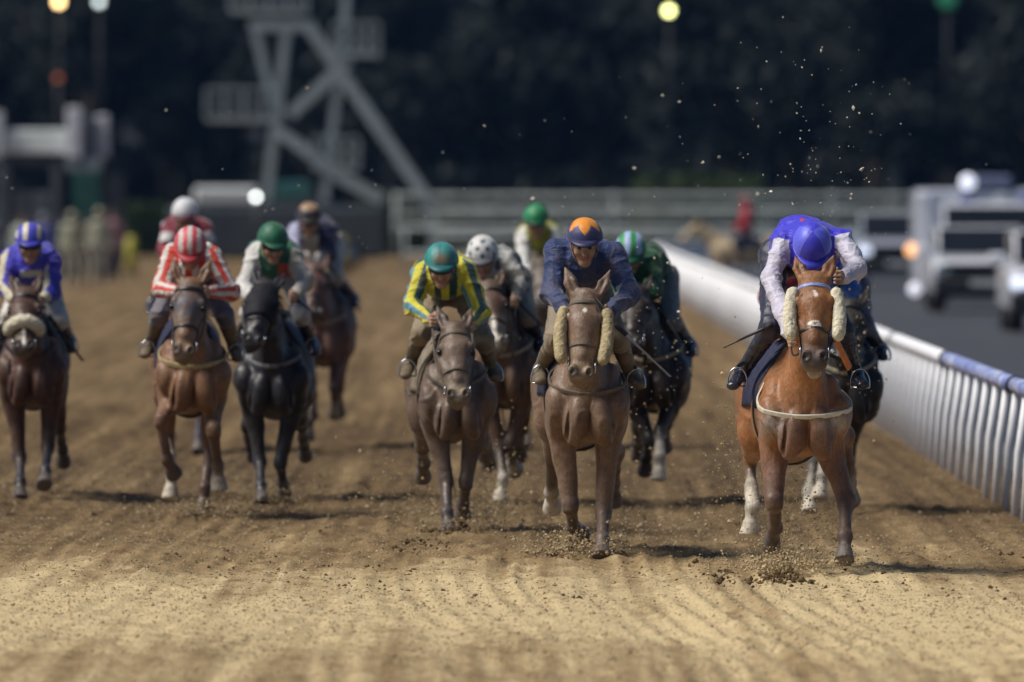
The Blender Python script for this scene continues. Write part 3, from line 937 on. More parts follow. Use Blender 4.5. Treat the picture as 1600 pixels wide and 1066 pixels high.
def make_jockey(H, j, group='jockeys crouched over their racehorses'):
    P = H['P']; h = max(.0065, H['h'] * .8)
    O = Vector((H['x0'], H['d'], 0))
    yw = H['yaw']
    dy = j.get('dy', 0.0)
    def Q(px, y): x, z = P(*px); return np.array([x, y + dy, z])
    hc = Q(j['helm'], j.get('hy', -.24))
    shl = [Q(j['sh'][i], j.get('shy', (.04, .04))[i]) for i in (0, 1)]
    elb = [Q(j['el'][i], j.get('ely', (-.10, -.10))[i]) for i in (0, 1)]
    hnd = [Q(j['hand'][i], j.get('hdy', (-.34, -.34))[i]) for i in (0, 1)]
    kne = [Q(j['knee'][i], j.get('kny', (.12, .12))[i]) for i in (0, 1)]
    ank = [Q(j['ank'][i], j.get('any', (.42, .42))[i]) for i in (0, 1)]
    pelx = H['yaw'] * .6 + j.get('pelx', 0.0)
    qh = H['q']
    for i, s in ((0, -1), (1, 1)):             # feet stay outside the horse's flanks
        ank[i][0] = s * max(s * (ank[i][0] - yw * .4), .285 * qh) + yw * .4
    pel = np.array([pelx, .60, j.get('pelz', max(shl[0][2], shl[1][2]) - .10)])
    base = np.array([pelx, .42, H['zs'] + .80])
    root = empty('person', O + Vector(base), 0, j['label'], 'jockey', group)
    off = -Vector(base)
    def put(o): o.location = off; return o
    mids = (shl[0] + shl[1]) / 2
    chest = mids + np.array([0, .10, -.05])
    hump = (chest + pel) / 2 + np.array([0, 0, j.get('hump', .07)])
    r, f, t = head_frame(j.get('pitch', .35), j.get('yaw', 0.0), j.get('roll', 0.0))
    up = -f * .0 + t
    def Hp(a, b, c_): return hc + r * a + f * b + t * c_
    # ---- body (one continuous skin mesh)
    sk = j.get('skin', (.42, .25, .17))
    pr = []
    A = pr.append
    A(ell(hc + t * .0, (.074, .092, .100), .02, 'skin', rot=np.stack([r, f, t], 1)))
    A(econe(Hp(0, .035, -.045), Hp(0, .055, -.112), (.058, .052), (.034, .032), .03, 'skin', u=r))
    A(econe(Hp(-.045, .015, -.07), Hp(-.012, .07, -.112), .028, .02, .03, 'skin')); A(econe(Hp(.045, .015, -.07), Hp(.012, .07, -.112), .028, .02, .03, 'skin'))
    A(econe(Hp(0, .088, -.005), Hp(0, .112, -.050), .011, .017, .015, 'skin'))
    A(econe(Hp(-.045, .080, .012), Hp(.045, .080, .012), .014, .014, .02, 'skin'))
    for s in (-1, 1):
        A(ell(Hp(s * .034, .093, -.012), (.017, .014, .012), .01, 'cut', neg=True))
        A(ell(Hp(s * .040, .070, -.045), .026, .02, 'skin'))
        A(ell(Hp(s * .077, -.005, -.025), (.012, .02, .032), .01, 'skin', rot=np.stack([r, f, t], 1)))
    A(econe(Hp(-.022, .092, -.076), Hp(.022, .092, -.076), .009, .009, .008, 'lip'))
    A(econe(Hp(-.02, .104, -.081), Hp(.02, .104, -.081), .0045, .0045, .006, 'cut', neg=True))
    A(econe(Hp(0, -.02, -.07), mids + np.array([0, .06, .0]), .058, .075, .04, 'skin'))
    A(econe(chest, hump, (.15, .085), (.13, .085), .05, 'skin')); A(econe(hump, pel, (.13, .085), (.12, .085), .05, 'skin'))
    for i, s in ((0, -1), (1, 1)):
        wr = hnd[i] + (elb[i] - hnd[i]) / max(np.linalg.norm(elb[i] - hnd[i]), .01) * .05
        A(econe(chest, shl[i], .08, .055, .04, 'skin')); A(econe(shl[i], elb[i], .045, .038, .03, 'skin')); A(econe(elb[i], wr, .038, .027, .02, 'skin'))
        A(econe(wr, hnd[i], (.026, .03), (.024, .032), .02, j.get('glove', 'skin')))
        pr += hand_prims(hnd[i], s, glove=j.get('glove', 'skin'))
        A(econe(pel + np.array([s * .08, 0, -.02]), kne[i], .075, .05, .04, 'skin')); A(econe(kne[i], ank[i], .045, .032, .03, 'skin'))
    V, F = sdf_mesh(pr, min(h, .0065) if H['h'] < .011 else h)
    tags, W, arg, pos = prim_weights(pr, V, .006)
    pal = dict(skin=sk, lip=tuple(np.array(sk) * (.8, .5, .5)), glove=j.get('glovec', (.02, .02, .03)))
    Cc = sum(W[:, i:i + 1] * np.array(pal[tg])[None] for i, tg in enumerate(tags))
    put(link_mesh('body', np_mesh('jockey_body', V, F, True, Cc), root, SKIN))
    if j.get('gogz'):
        for s in (-1, 1): put(MB().ball(tuple(Hp(s * .033, .083, -.013)), .0105, 10, 8).build('eye', EYE, root, True))
    # ---- jacket
    sw = j.get('slw', .82)
    pr = []
    A = pr.append
    hw_ = j.get('torsow', .165)
    A(econe(mids + np.array([0, .02, -.04]), hump, (hw_, .155), (hw_, .135), .05, 'torso'))
    A(econe(hump, pel, (hw_, .125), (.14, .115), .06, 'torso'))
    A(econe(mids + np.array([0, -.01, .02]), hc - t * .085 - f * .03, (.085, .075), (.066, .062), .05, 'collar'))
    for i in (0, 1):
        sd = 'LR'[i]
        wr = hnd[i] + (elb[i] - hnd[i]) / max(np.linalg.norm(elb[i] - hnd[i]), .01) * .055
        A(econe(mids * .45 + shl[i] * .55 + np.array([0, .03, -.01]), shl[i], (.10, .10), (.090 * sw, .095 * sw), .05, 'yoke' + sd))
        A(econe(shl[i], elb[i], (.088 * sw, .092 * sw), (.074 * sw, .080 * sw), .035, 'up' + sd))
        A(econe(elb[i], wr, (.074 * sw, .078 * sw), (.040, .043), .03, 'fo' + sd))
    V, F = sdf_mesh(pr, h)
    Nn = vert_normals(V, F)
    sd_ = j['seed']
    w1 = 1 - np.abs(vnoise(V[:, 0] * 8 + .5 * V[:, 2] * 9, V[:, 1] * 6, V[:, 2] * 12 - V[:, 0] * 3, sd_))
    w2 = 1 - np.abs(vnoise(V[:, 0] * 27, V[:, 1] * 20 + V[:, 0] * 9, V[:, 2] * 31, sd_ + 1))
    V2 = V + Nn * ((w1 ** 4 * .016 + w2 ** 3 * .004 - .006)[:, None]).astype(np.float32)
    tags, W, arg, pos = prim_weights(pr, V, .004)
    Cc = np.zeros((len(V), 3), np.float32)
    for i, p in enumerate(pos):
        m = arg == i
        if not m.any(): continue
        T_, U_, V_ = p.loc(V[m, 0], V[m, 1], V[m, 2])
        Cc[m] = j['jacket'](p.tag, T_, U_, V_, V[m] - mids)
    put(link_mesh('jacket', np_mesh('jacket', V2, F, True, np.clip(Cc, .003, .9)), root, j.get('silk', SILK)))
    # ---- breeches and boots
    pr = []
    A = pr.append
    A(econe(pel + np.array([-.05, 0, -.02]), pel + np.array([.05, 0, -.02]), .125, .125, .05, 'b'))
    bt = []
    for i, s in ((0, -1), (1, 1)):
        A(econe(pel + np.array([s * .09, -.02, -.03]), kne[i], (.084, .095), (.064, .07), .05, 'b'))
        sh_ = kne[i] * .68 + ank[i] * .32
        A(econe(kne[i], sh_, .063, .055, .03, 'b'))
    V, F = sdf_mesh(pr, h)
    Nn = vert_normals(V, F)
    w1 = 1 - np.abs(vnoise(V[:, 0] * 16, V[:, 1] * 12, V[:, 2] * 22, sd_ + 7))
    V = V + Nn * ((w1 ** 3 * .009 - .003)[:, None]).astype(np.float32)
    bc = np.array(j.get('breech', (.6, .57, .5)))
    Cc = np.repeat(bc[None], len(V), 0) * (1 + .1 * vnoise(V[:, 0] * 6, V[:, 1] * 6, V[:, 2] * 6, 2))[:, None]
    put(link_mesh('breeches', np_mesh('breeches', V, F, True, np.clip(Cc, .003, .9)), root, j.get('breechm', BREECH)))
    for i, s in ((0, -1), (1, 1)):
        toe = Q(j['toe'][i], j.get('toy', (.20, .20))[i])
        toe[0] = s * max(s * (toe[0] - yw * .2), .30 * qh) + yw * .2
        k_ = kne[i] * .74 + ank[i] * .26
        prs = [econe(k_, ank[i], (.058, .064), (.040, .046), .02, 'b'),
               econe(ank[i], toe, (.040, .042), (.038, .026), .04, 'b'),
               econe(ank[i] + np.array([0, .035, -.03]), ank[i] + np.array([0, .035, -.062]), (.030, .030), (.028, .030), .02, 'b', rw=.006)]
        v2, q2 = sdf_mesh(prs, h)
        n2 = vert_normals(v2, q2)
        v2 = v2 + n2 * (vnoise(v2[:, 0] * 26, v2[:, 1] * 26, v2[:, 2] * 40, 3) * .0022)[:, None].astype(np.float32)
        put(link_mesh('boot', np_mesh('boot', v2, q2), root, j.get('boot', BOOT)))
        # stirrup belongs to the horse's saddle
        c0 = ank[i] * .45 + toe * .55 + np.array([0, 0, -.03])
        mb = MB()
        pts = [c0 + np.array([.058 * math.cos(a), 0, .10 * max(0, math.sin(a)) ** .8 + (.0 if math.sin(a) >= 0 else -.012)]) for a in np.linspace(-.5 * math.pi, 1.5 * math.pi, 25)]
        mb.tube(pts, .006, 6, False); mb.box(tuple(c0 + np.array([0, 0, -.012])), (.10, .05, .008))
        mb.build('stirrup', STEEL, H['root'], True)
        top = np.array([yw * .36 + s * .20, .36, H['zs'] + .66])
        mb = MB(); mb.bar(c0 + np.array([0, 0, .105]), top, .022, .006, (0, 1, 0)); mb.build('stirrup_leather', j.get('leatherm', LEATHER), H['root'])
    # ---- helmet with silk cover
    nu, nv = 72, 26
    th = np.linspace(.0, 1.80, nv); ph = np.linspace(0, 2 * math.pi, nu, endpoint=False)
    TH, PH = np.meshgrid(th, ph, indexing='ij')
    lx = .115 * np.sin(TH) * np.sin(PH); lf = .139 * np.sin(TH) * np.cos(PH) - .004; lt = .127 * np.cos(TH) + .012
    cut = np.where(np.cos(PH) > 0, 1.52 - .10 * np.cos(PH), 1.55 + .25 * (-np.cos(PH)))    # rim higher over the face
    sc_ = np.minimum(TH, cut[:]) ; lx = .115 * np.sin(sc_) * np.sin(PH); lf = .139 * np.sin(sc_) * np.cos(PH) - .004; lt = .127 * np.cos(sc_) + .012
    wob = 1 + .018 * (1 - np.abs(vnoise(lx * 22, lf * 22, lt * 22, sd_ + 3))) ** 2 - .006
    lx, lf, lt = lx * wob, lf * wob, lt * wob
    pts = hc[None] + lx.reshape(-1, 1) * r + lf.reshape(-1, 1) * f + (lt.reshape(-1, 1) + .014) * t
    F = [(i * nu + k, (i + 1) * nu + k, (i + 1) * nu + (k + 1) % nu, i * nu + (k + 1) % nu) for i in range(nv - 1) for k in range(nu)]
    az = np.arctan2(lx, lf + .004).ravel()
    Cc = j['cap'](az, sc_.ravel(), lx.ravel(), lf.ravel(), lt.ravel())
    hm = put(link_mesh('helmet', np_mesh('helmet', pts, np.array(F), True, np.clip(Cc, .003, .9)), root, j.get('capm', HELM)))
    md = hm.modifiers.new('thick', 'SOLIDIFY'); md.thickness = .012; md.offset = -1
    mb = MB(); m_ = 15
    an = np.linspace(-1.05, 1.05, m_)
    inn, outr = [], []
    for a in an:
        e = math.cos(a / 1.05 * math.pi / 2)
        zr = .127 * math.cos(1.52 - .10 * math.cos(a)) + .026
        inn.append(Hp(.113 * math.sin(a), .135 * math.cos(a), zr)); outr.append(Hp((.113 + .012 * e) * math.sin(a), .135 * math.cos(a) + .052 * e, zr - .020 * e))
    vv = [p + t * .005 for p in inn] + [p + t * .005 for p in outr] + [p - t * .005 for p in inn] + [p - t * .005 for p in outr]
    ff = []
    for k in range(m_ - 1):
        a, b = k, k + 1
        ff += [(a, b, m_ + b, m_ + a), (2 * m_ + b, 2 * m_ + a, 3 * m_ + a, 3 * m_ + b), (m_ + a, m_ + b, 3 * m_ + b, 3 * m_ + a), (b, a, 2 * m_ + a, 2 * m_ + b)]
    mb.add(vv, ff)
    pk = mb.build('peak', None, hm, True)
    pk.data.materials.append(j.get('peakm', LEATHER))
    # goggles and chin strap
    an = np.linspace(-1.25, 1.25, 17)
    gz = j.get('gogz', -.004)
    pts = np.array([Hp(.078 * math.sin(a), .100 * math.cos(a) + .008, gz) for a in an]); nr = np.array([r * math.sin(a) + f * math.cos(a) for a in an])
    put(strap_obj('goggles', [sweep(pts, nr, .046, .012)], GOGGLE, root))
    an = np.linspace(-2.0, 2.0, 19)
    pts = np.array([Hp(.083 * math.sin(a / 1.28), .03 + .05 * max(0, math.cos(a)), .01 - .13 * (math.cos(a / 1.28) ** 1.0)) for a in an]); nr = np.array([r * math.sin(a / 1.28) - t * math.cos(a / 1.28) for a in an])
    put(strap_obj('chin_strap', [sweep(pts, nr, .016, .004)], LEATHER, root))
    # reins run from the bit to the hands
    for i in (0, 1):
        a = H['bit'][i]; b = hnd[i]
        u_ = np.linspace(0, 1, 8)[:, None]
        pts = a * (1 - u_) + b * u_; pts[:, 2] -= .05 * np.sin(np.pi * u_[:, 0]); pts[:, 0] += (-1, 1)[i] * .02 * np.sin(np.pi * u_[:, 0])
        MB().tube([tuple(p) for p in pts], .0065, 6).build('rein', j.get('reinm', H['tackm']), H['root'], True)
    return dict(root=root, Q=Q, O=O, hand=hnd, mids=mids)

def whip(J, pts, label, r=.008, mat=None):
    """pts: local metres"""
    O = J['O']
    P = [Vector(p) + O for p in pts]
    base = P[0]
    root = empty('riding_whip', base, 0, label, 'whip')
    dv = (P[-1] - P[0]); 
    a, b = Vector((0, 0, 0)), dv
    MB().tube([a, a + (b - a) * .5, b], [r, r * .8, r * .55], 8).build('shaft', mat or LEATHER, root, True)
    MB().tube([a - dv * .03, a + dv * .22], [r * 1.5, r * 1.4], 8).build('grip', RUBBER, root, True)
    u = dv.normalized()
    MB().bar(b - u * .02, b + u * .09, .026, .008, bev=.003).build('flap', mat or LEATHER, root)
    return root

# ------------------------------------------------------------------ ground, track, road
def ground_material():
    m, nt, b, N, Lk = mat_new('track_dirt')
    tc = N.new('ShaderNodeTexCoord'); co = tc.outputs['Object']
    big = noise_node(nt, .9, 5, .6, co, .4, (1.0, .22, 1.0))
    mid = noise_node(nt, 5.5, 5, .62, co, .3, (1.0, .35, 1.0))
    fine = noise_node(nt, 55, 3, .6, co)
    sep = N.new('ShaderNodeSeparateXYZ'); Lk.new(co, sep.inputs[0])
    # floodlight pool painted into the sand, fading both ways; ridden ground beyond is also churned and moist
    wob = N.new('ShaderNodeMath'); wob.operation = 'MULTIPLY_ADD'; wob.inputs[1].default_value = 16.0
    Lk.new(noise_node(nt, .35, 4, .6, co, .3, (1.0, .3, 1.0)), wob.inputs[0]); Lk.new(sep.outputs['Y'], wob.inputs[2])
    light_pool = ramp_node(nt, _maprange(nt, wob.outputs[0], 55, 135), [(0, .62), (.10, .75), (.17, 1.0), (.235, .93), (.31, .45), (.42, .15), (.60, .12), (.80, .18), (1, .30)])
    f = N.new('ShaderNodeMath'); f.operation = 'MULTIPLY_ADD'; f.inputs[1].default_value = .55; Lk.new(big, f.inputs[0])
    g = N.new('ShaderNodeMath'); g.operation = 'MULTIPLY_ADD'; g.inputs[1].default_value = .65; Lk.new(mid, g.inputs[0]); g.inputs[2].default_value = -.60
    Lk.new(g.outputs[0], f.inputs[2])
    h = N.new('ShaderNodeMath'); h.operation = 'ADD'; Lk.new(f.outputs[0], h.inputs[0]); Lk.new(light_pool, h.inputs[1])
    st = noise_node(nt, 3.2, 3, .55, co, 0.0, (1.0, .012, 1.0)); st2 = noise_node(nt, 9.0, 2, .5, co, 0.0, (1.0, .010, 1.0))
    sa = N.new('ShaderNodeMath'); sa.operation = 'MULTIPLY_ADD'; sa.inputs[1].default_value = 1.1; Lk.new(st, sa.inputs[0]); Lk.new(h.outputs[0], sa.inputs[2])
    sb = N.new('ShaderNodeMath'); sb.operation = 'MULTIPLY_ADD'; sb.inputs[1].default_value = .6; Lk.new(st2, sb.inputs[0]); Lk.new(sa.outputs[0], sb.inputs[2])
    sc_ = N.new('ShaderNodeMath'); sc_.operation = 'SUBTRACT'; sc_.inputs[1].default_value = .78; Lk.new(sb.outputs[0], sc_.inputs[0])
    c = ramp_node(nt, sc_.outputs[0], [(.0, (.085, .053, .026)), (.35, (.165, .108, .052)), (.65, (.29, .20, .10)), (1.0, (.57, .44, .245))])
    c = mix_node(nt, 1.0, c, ramp_node(nt, fine, [(.3, .68), (.7, 1.32)]), 'MULTIPLY')
    Lk.new(c, b.inputs['Base Color'])
    b.inputs['Roughness'].default_value = .95; b.inputs['Specular IOR Level'].default_value = .15
    hb = N.new('ShaderNodeMath'); hb.operation = 'MULTIPLY_ADD'; hb.inputs[1].default_value = .6
    Lk.new(noise_node(nt, 26, 5, .7, co), hb.inputs[0]); Lk.new(fine, hb.inputs[2])
    bump_node(nt, b, hb.outputs[0], .8, .02)
    return m
def _maprange(nt, sock, a, b_):
    n = nt.nodes.new('ShaderNodeMapRange'); n.inputs['From Min'].default_value = a; n.inputs['From Max'].default_value = b_
    nt.links.new(sock, n.inputs['Value']); return n.outputs[0]
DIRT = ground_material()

def furrow_height(X, Y):
    """harrow lines drift sideways with distance; hoof churn breaks them up"""
    bend = 1.1 * np.exp(-((Y - 52) / 9.0) ** 2) * np.sign(-1 - X) * .6 + .25 * np.sin(Y * .045) + .05 * vnoise2(X * .8, Y * .15, 5)
    u = X + bend
    ph = u * 2 * np.pi / .165
    line = (1 - 2 * np.abs(np.sin(ph * .5)) ** .8) * (.6 + .5 * vnoise2(u * 3.1, Y * .12, 1))
    rut = np.clip(vnoise2(u * 1.7, Y * .05, 2) - .1, 0, 1)
    churn = np.clip(.6 + 1.2 * vnoise2(X * .7, Y * .16, 3), 0, 1) * np.clip((Y - 63) / 8, .42, 1)
    z = line * np.where(Y < 76, .019, .016) * (1 - .75 * churn) * np.clip(.75 + .9 * vnoise2(X * 2.2, Y * .5, 21), .1, 1.4) - rut * .035
    z += churn * (.018 * vnoise2(X * 3.2, Y * 1.5, 7) + .020 * vnoise2(X * 7.5, Y * 3.8, 8) + .012 * vnoise2(X * 15, Y * 8, 9))
    z += .009 * vnoise2(X * 11, Y * 7, 12) + .006 * vnoise2(X * 19, Y * 9, 14) + .012 * vnoise2(X * 1.9, Y * .7, 13)
    # hoof prints: a dip with a pushed-up rim, one per cell where the field has run
    for cw, cl, sd in ((.46, .95, 51), (.61, 1.3, 57)):
        iu, iv = np.floor(X / cw).astype(np.int64), np.floor(Y / cl).astype(np.int64); zz = np.zeros_like(iu)
        cx = (iu + .5 + .30 * _hash(iu, iv, zz, sd)) * cw; cy = (iv + .5 + .28 * _hash(iu, iv, zz, sd + 1)) * cl
        on = _hash(iu, iv, zz, sd + 2) > -.1
        r_ = np.sqrt(((X - cx) / .075) ** 2 + ((Y - cy) / .13) ** 2)
        z += on * np.clip((Y - 64) / 6, .05, 1) * (-.045 * np.exp(-r_ ** 2) + .020 * np.exp(-((r_ - 1.5) / .5) ** 2))
    return z

def height_at(x, y): return float(furrow_height(np.array([x]), np.array([y]))[0])

xs = np.concatenate([np.linspace(-45, -9.2, 24), np.linspace(-9, -5.6, 70), np.arange(-5.55, 3.98, .026), np.linspace(4.0, 4.3, 6)])
ys = np.concatenate([np.linspace(22, 49, 26), 50 * np.power(122 / 50, np.linspace(0, 1, 720)), np.geomspace(123.5, 420, 110)])
GX, GY = np.meshgrid(xs, ys, indexing='xy')
GZ = furrow_height(GX, GY)
GZ *= np.clip((430 - GY) / 60, .15, 1)
nx_, ny_ = len(xs), len(ys)
idx = np.arange(nx_ * ny_).reshape(ny_, nx_)
quads = np.stack([idx[:-1, :-1], idx[:-1, 1:], idx[1:, 1:], idx[1:, :-1]], -1).reshape(-1, 4)
gm = np_mesh('dirt_track', np.stack([GX.ravel(), GY.ravel(), GZ.ravel()], 1), quads)
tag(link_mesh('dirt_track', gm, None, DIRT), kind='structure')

GROUND = plain('infield_turf', (.035, .045, .018), .95, 0, .45, .35, .2, .1)
tag(MB().box((0, 900, -.30), (2400, 2200, .2)).build('ground', GROUND), kind='structure')
m, nt, b, N, Lk = mat_new('asphalt')
c = ramp_node(nt, noise_node(nt, 1.3, 6, .65), [(.3, (.040, .041, .045)), (.7, (.075, .076, .082))])
c = mix_node(nt, .5, c, ramp_node(nt, noise_node(nt, 60, 3), [(.3, .3), (.7, 1.0)]), 'MULTIPLY')
Lk.new(c, b.inputs['Base Color']); b.inputs['Roughness'].default_value = .62
bump_node(nt, b, noise_node(nt, 90, 3), .3, .01)
ASPHALT = m
tag(MB().box((10.2, 225, -.08), (11.6, 410, .2)).build('service_road', ASPHALT), kind='structure')
mb = MB(); mb.box((4.16, 225, -.02), (.18, 410, .28), bev=.02)
tag(mb.build('kerb', plain('kerb_concrete', (.16, .155, .145), .9, 0, .3, 2, .3)), kind='structure')
# added backdrop rise: covers the bright sky behind the trees, coloured like navy night sky
hv, hf = [], []
hx_ = np.linspace(-420, 420, 60)
backdrop_prof = [(560, -1), (600, 6), (680, 34), (800, 62), (1000, 75)]
for (yy, zz) in backdrop_prof:
    for x in hx_: hv.append((x, yy + 15 * math.sin(x * .02), zz * (1 + .12 * math.sin(x * .031 + yy) + .05 * math.sin(x * .11))))
n_ = len(hx_)
hf = [(j * n_ + i, j * n_ + i + 1, (j + 1) * n_ + i + 1, (j + 1) * n_ + i) for j in range(len(backdrop_prof) - 1) for i in range(n_ - 1)]
tag(link_mesh('night_backdrop', np_mesh('night_backdrop', np.array(hv), np.array(hf)), None, plain('navy_backdrop', (.012, .015, .022), .95, 0, .4, .06)), kind='structure')

# loose clods on the track
def clod_cloud(name, P, R, mat, seed, squash=.8):
    rg = np.random.default_rng(seed)
    base = np.array([(1, 0, 0), (-1, 0, 0), (0, 1, 0), (0, -1, 0), (0, 0, 1), (0, 0, -1)], np.float32)
    tri = np.array([(0, 2, 4), (2, 1, 4), (1, 3, 4), (3, 0, 4), (2, 0, 5), (1, 2, 5), (3, 1, 5), (0, 3, 5)])
    n = len(P)
    V = base[None] * (1 + rg.uniform(-.4, .4, (n, 6, 1))) + rg.normal(0, .22, (n, 6, 3))
    a = rg.uniform(0, 2 * np.pi, n); ca, sa = np.cos(a)[:, None], np.sin(a)[:, None]
    X = V[..., 0] * ca - V[..., 1] * sa; Y = V[..., 0] * sa + V[..., 1] * ca
    V = np.stack([X, Y, V[..., 2] * squash], -1) * np.asarray(R)[:, None, None] + np.asarray(P)[:, None, :]
    F = (tri[None] + 6 * np.arange(n)[:, None, None]).reshape(-1, 3)
    o = link_mesh(name, np_mesh(name, V.reshape(-1, 3), F, False), None, mat)
    return tag(o, kind='stuff')
def clod_mat(name, lo, hi):
    m, nt, b, N, Lk = mat_new(name)
    Lk.new(ramp_node(nt, noise_node(nt, 9, 3), [(.3, lo), (.7, hi)]), b.inputs['Base Color'])
    b.inputs['Roughness'].default_value = .95; b.inputs['Specular IOR Level'].default_value = .1
    MATS[name] = m
    return m
CLOD = clod_mat('clod_earth', (.30, .22, .125), (.52, .41, .25))
CLOD_D = clod_mat('wet_clod_earth', (.07, .045, .022), (.18, .125, .065))
rg = np.random.default_rng(5)
n = 110000
yy = 50 * np.power(100 / 50, rg.random(n)); xx = rg.uniform(-1, 1, n) * (yy * .0475) + .05
keep = (xx < 3.95) & (rg.random(n) < .55 + .35 * vnoise2(xx * 1.3, yy * .35, 31))
xx, yy = xx[keep], yy[keep]; rr = np.clip(rg.lognormal(-5.35, .42, len(xx)), .0025, .014)
clod_cloud('loose_dirt', np.stack([xx, yy, furrow_height(xx, yy) + rr * .3], 1), rr, CLOD, 6)
n = 3000
yy = 63 * np.power(100 / 63, rg.random(n)); xx = rg.uniform(-1, 1, n) * (yy * .0475) + .05
keep = (xx < 3.95) & (vnoise2(xx * 1.1, yy * .3, 37) > .0)
xx, yy = xx[keep], yy[keep]; rr = np.clip(rg.lognormal(-4.75, .45, len(xx)), .005, .026)
zc = furrow_height(xx, yy) + rr * .3
# heaps of soil just thrown up where a hoof has left the ground
for px, py, n_, sx in ((1222, 908, 150, .085), (912, 868, 170, .13), (708, 838, 90, .11), (322, 806, 70, .12), (1130, 912, 24, .04), (436, 784, 60, .13), (665, 866, 60, .22)):
    d_ = gd(py); qx = wx(px, d_) + rg.normal(0, sx, n_); qy = d_ + rg.normal(0, .22, n_); qr = np.clip(rg.lognormal(-4.6, .45, n_), .005, .026)
    qz = furrow_height(qx, qy) + qr * .4 + rg.random(n_) * .09 * np.exp(-((qx - wx(px, d_)) / sx) ** 2)
    xx = np.concatenate([xx, qx]); yy = np.concatenate([yy, qy]); zc = np.concatenate([zc, qz]); rr = np.concatenate([rr, qr])
clod_cloud('damp_clods', np.stack([xx, yy, zc], 1), rr, CLOD_D, 7)

# ------------------------------------------------------------------ running rail
RAILX = 3.52
m, nt, b, N, Lk = mat_new('rail_plastic')
c = ramp_node(nt, noise_node(nt, 3, 5), [(.3, (.74, .74, .77)), (.7, (.86, .86, .88))])
c = mix_node(nt, ramp_node(nt, noise_node(nt, 14, 6, .7), [(.55, 0.0), (.8, .5)]), c, (.30, .24, .17))
Lk.new(c, b.inputs['Base Color']); b.inputs['Roughness'].default_value = .65
RAILM = m
m, nt, b, N, Lk = mat_new('blue_rail_wrap')
c = ramp_node(nt, noise_node(nt, 7, 5, .6, None, .8, (1, .5, 1)), [(.40, (.62, .64, .76)), (.52, (.24, .30, .62)), (.64, (.10, .14, .42))])
Lk.new(c, b.inputs['Base Color']); b.inputs['Roughness'].default_value = .35
RAILW = m
rail = empty('running_rail', (RAILX, 84, 0), 0, 'long white running rail with close posts along the right side of the dirt', 'rail')
post_me = None
RH = .885
def railx(y): return RAILX + (0 if y < 285 else (y - 285) ** 2 * .004)
y = 58.0; k = 0
pm = MB()
pm.tube([(0, 0, -.05), (.03, 0, RH * .5), (.085, 0, RH - .05)], .029, 10)
post_me = pm.mesh('post', True); post_me.materials.append(RAILM)
while y < 314:
    o = link_mesh('post', post_me, rail); o.location = (railx(y) - RAILX, y - 84, 0); k += 1
    y += 1.55 + .16 * math.sin(k * 12.9898) 
y = 56.0
while y < 314:
    L_ = 12.8
    pts = [(railx(q) - RAILX + .09, q - 84, RH - .015 * (abs(q - y - L_ / 2) < 5)) for q in np.linspace(y + .04, y + L_ - .04, 9)]
    mb = MB(); mb.tube([(p[0], p[1], RH) for p in pts], .060, 14)
    mb.build('top_rail', RAILW if y < 93 else RAILM, rail, True)
    mb = MB(); c0 = pts[-1]; mb.tube([(c0[0], c0[1] - .08, RH), (c0[0], c0[1] + .16, RH)], .070, 14)
    mb.build('joint_sleeve', RUBBER if y < 100 else RAILM, rail, True)
    y += L_
# hanging kickboard strip under the rail on the far stretch
for y in np.arange(124, 310, 12.8):
    mb = MB()
    for a_, b_ in ((y, y + 6.4), (y + 6.4, y + 12.75)):
        mb.bar((railx(a_) - RAILX + .13, a_ - 84, .66), (railx(b_) - RAILX + .13, b_ - 84 - .03, .66), .02, .34)
    mb.build('kickboard', RAILM, rail)

# ------------------------------------------------------------------ far white fences
PAINTW = plain('white_fence_paint', (.55, .58, .58), .5, 0, .2, 2, 0, .5, .2)
PAINTG = plain('weathered_fence_paint', (.30, .34, .34), .6, 0, .25, 2, 0, .4, .2)
def far_fence(name, label, y, x0, x1, h, rails, pitch, r, mat, group=None, thick=.05):
    root = empty(name, ((x0 + x1) / 2, y, 0), 0, label, 'fence', group)
    xm = (x0 + x1) / 2
    pme = MB().tube([(0, 0, -.2), (0, 0, h)], thick, 8).mesh('post', True); pme.materials.append(mat)
    for x in np.arange(x0, x1 + .01, pitch):
        o = link_mesh('post', pme, root); o.location = (x - xm, 0, 0)
    for z in rails:
        MB().tube([(x0 - xm, -.06, z), (x1 - xm, -.06, z)], r, 8).build('cross_rail', mat, root, True)
    return root
far_fence('white_fence', 'low white fence of two rails crossing behind the track, nearest of the far fences', 318, -3.0, 22, 1.30, (.55, 1.26), 2.4, .06, PAINTG)
far_fence('white_fence', 'white fence with tall posts and a thick top rail in the middle distance', 352, -2.5, 40, 1.72, (.9, 1.66), 5.2, .09, PAINTG)
far_fence('white_fence', 'grey three rail fence farthest back, below the dark trees', 392, -4, 48, 2.25, (1.05, 1.55, 2.12), 7.5, .07, PAINTG, None, .07)
far_fence('white_fence', 'dull rail fence behind the tower and the starting gate', 405, -30, -4.5, 1.2, (.5, 1.15), 3, .06, PAINTG)

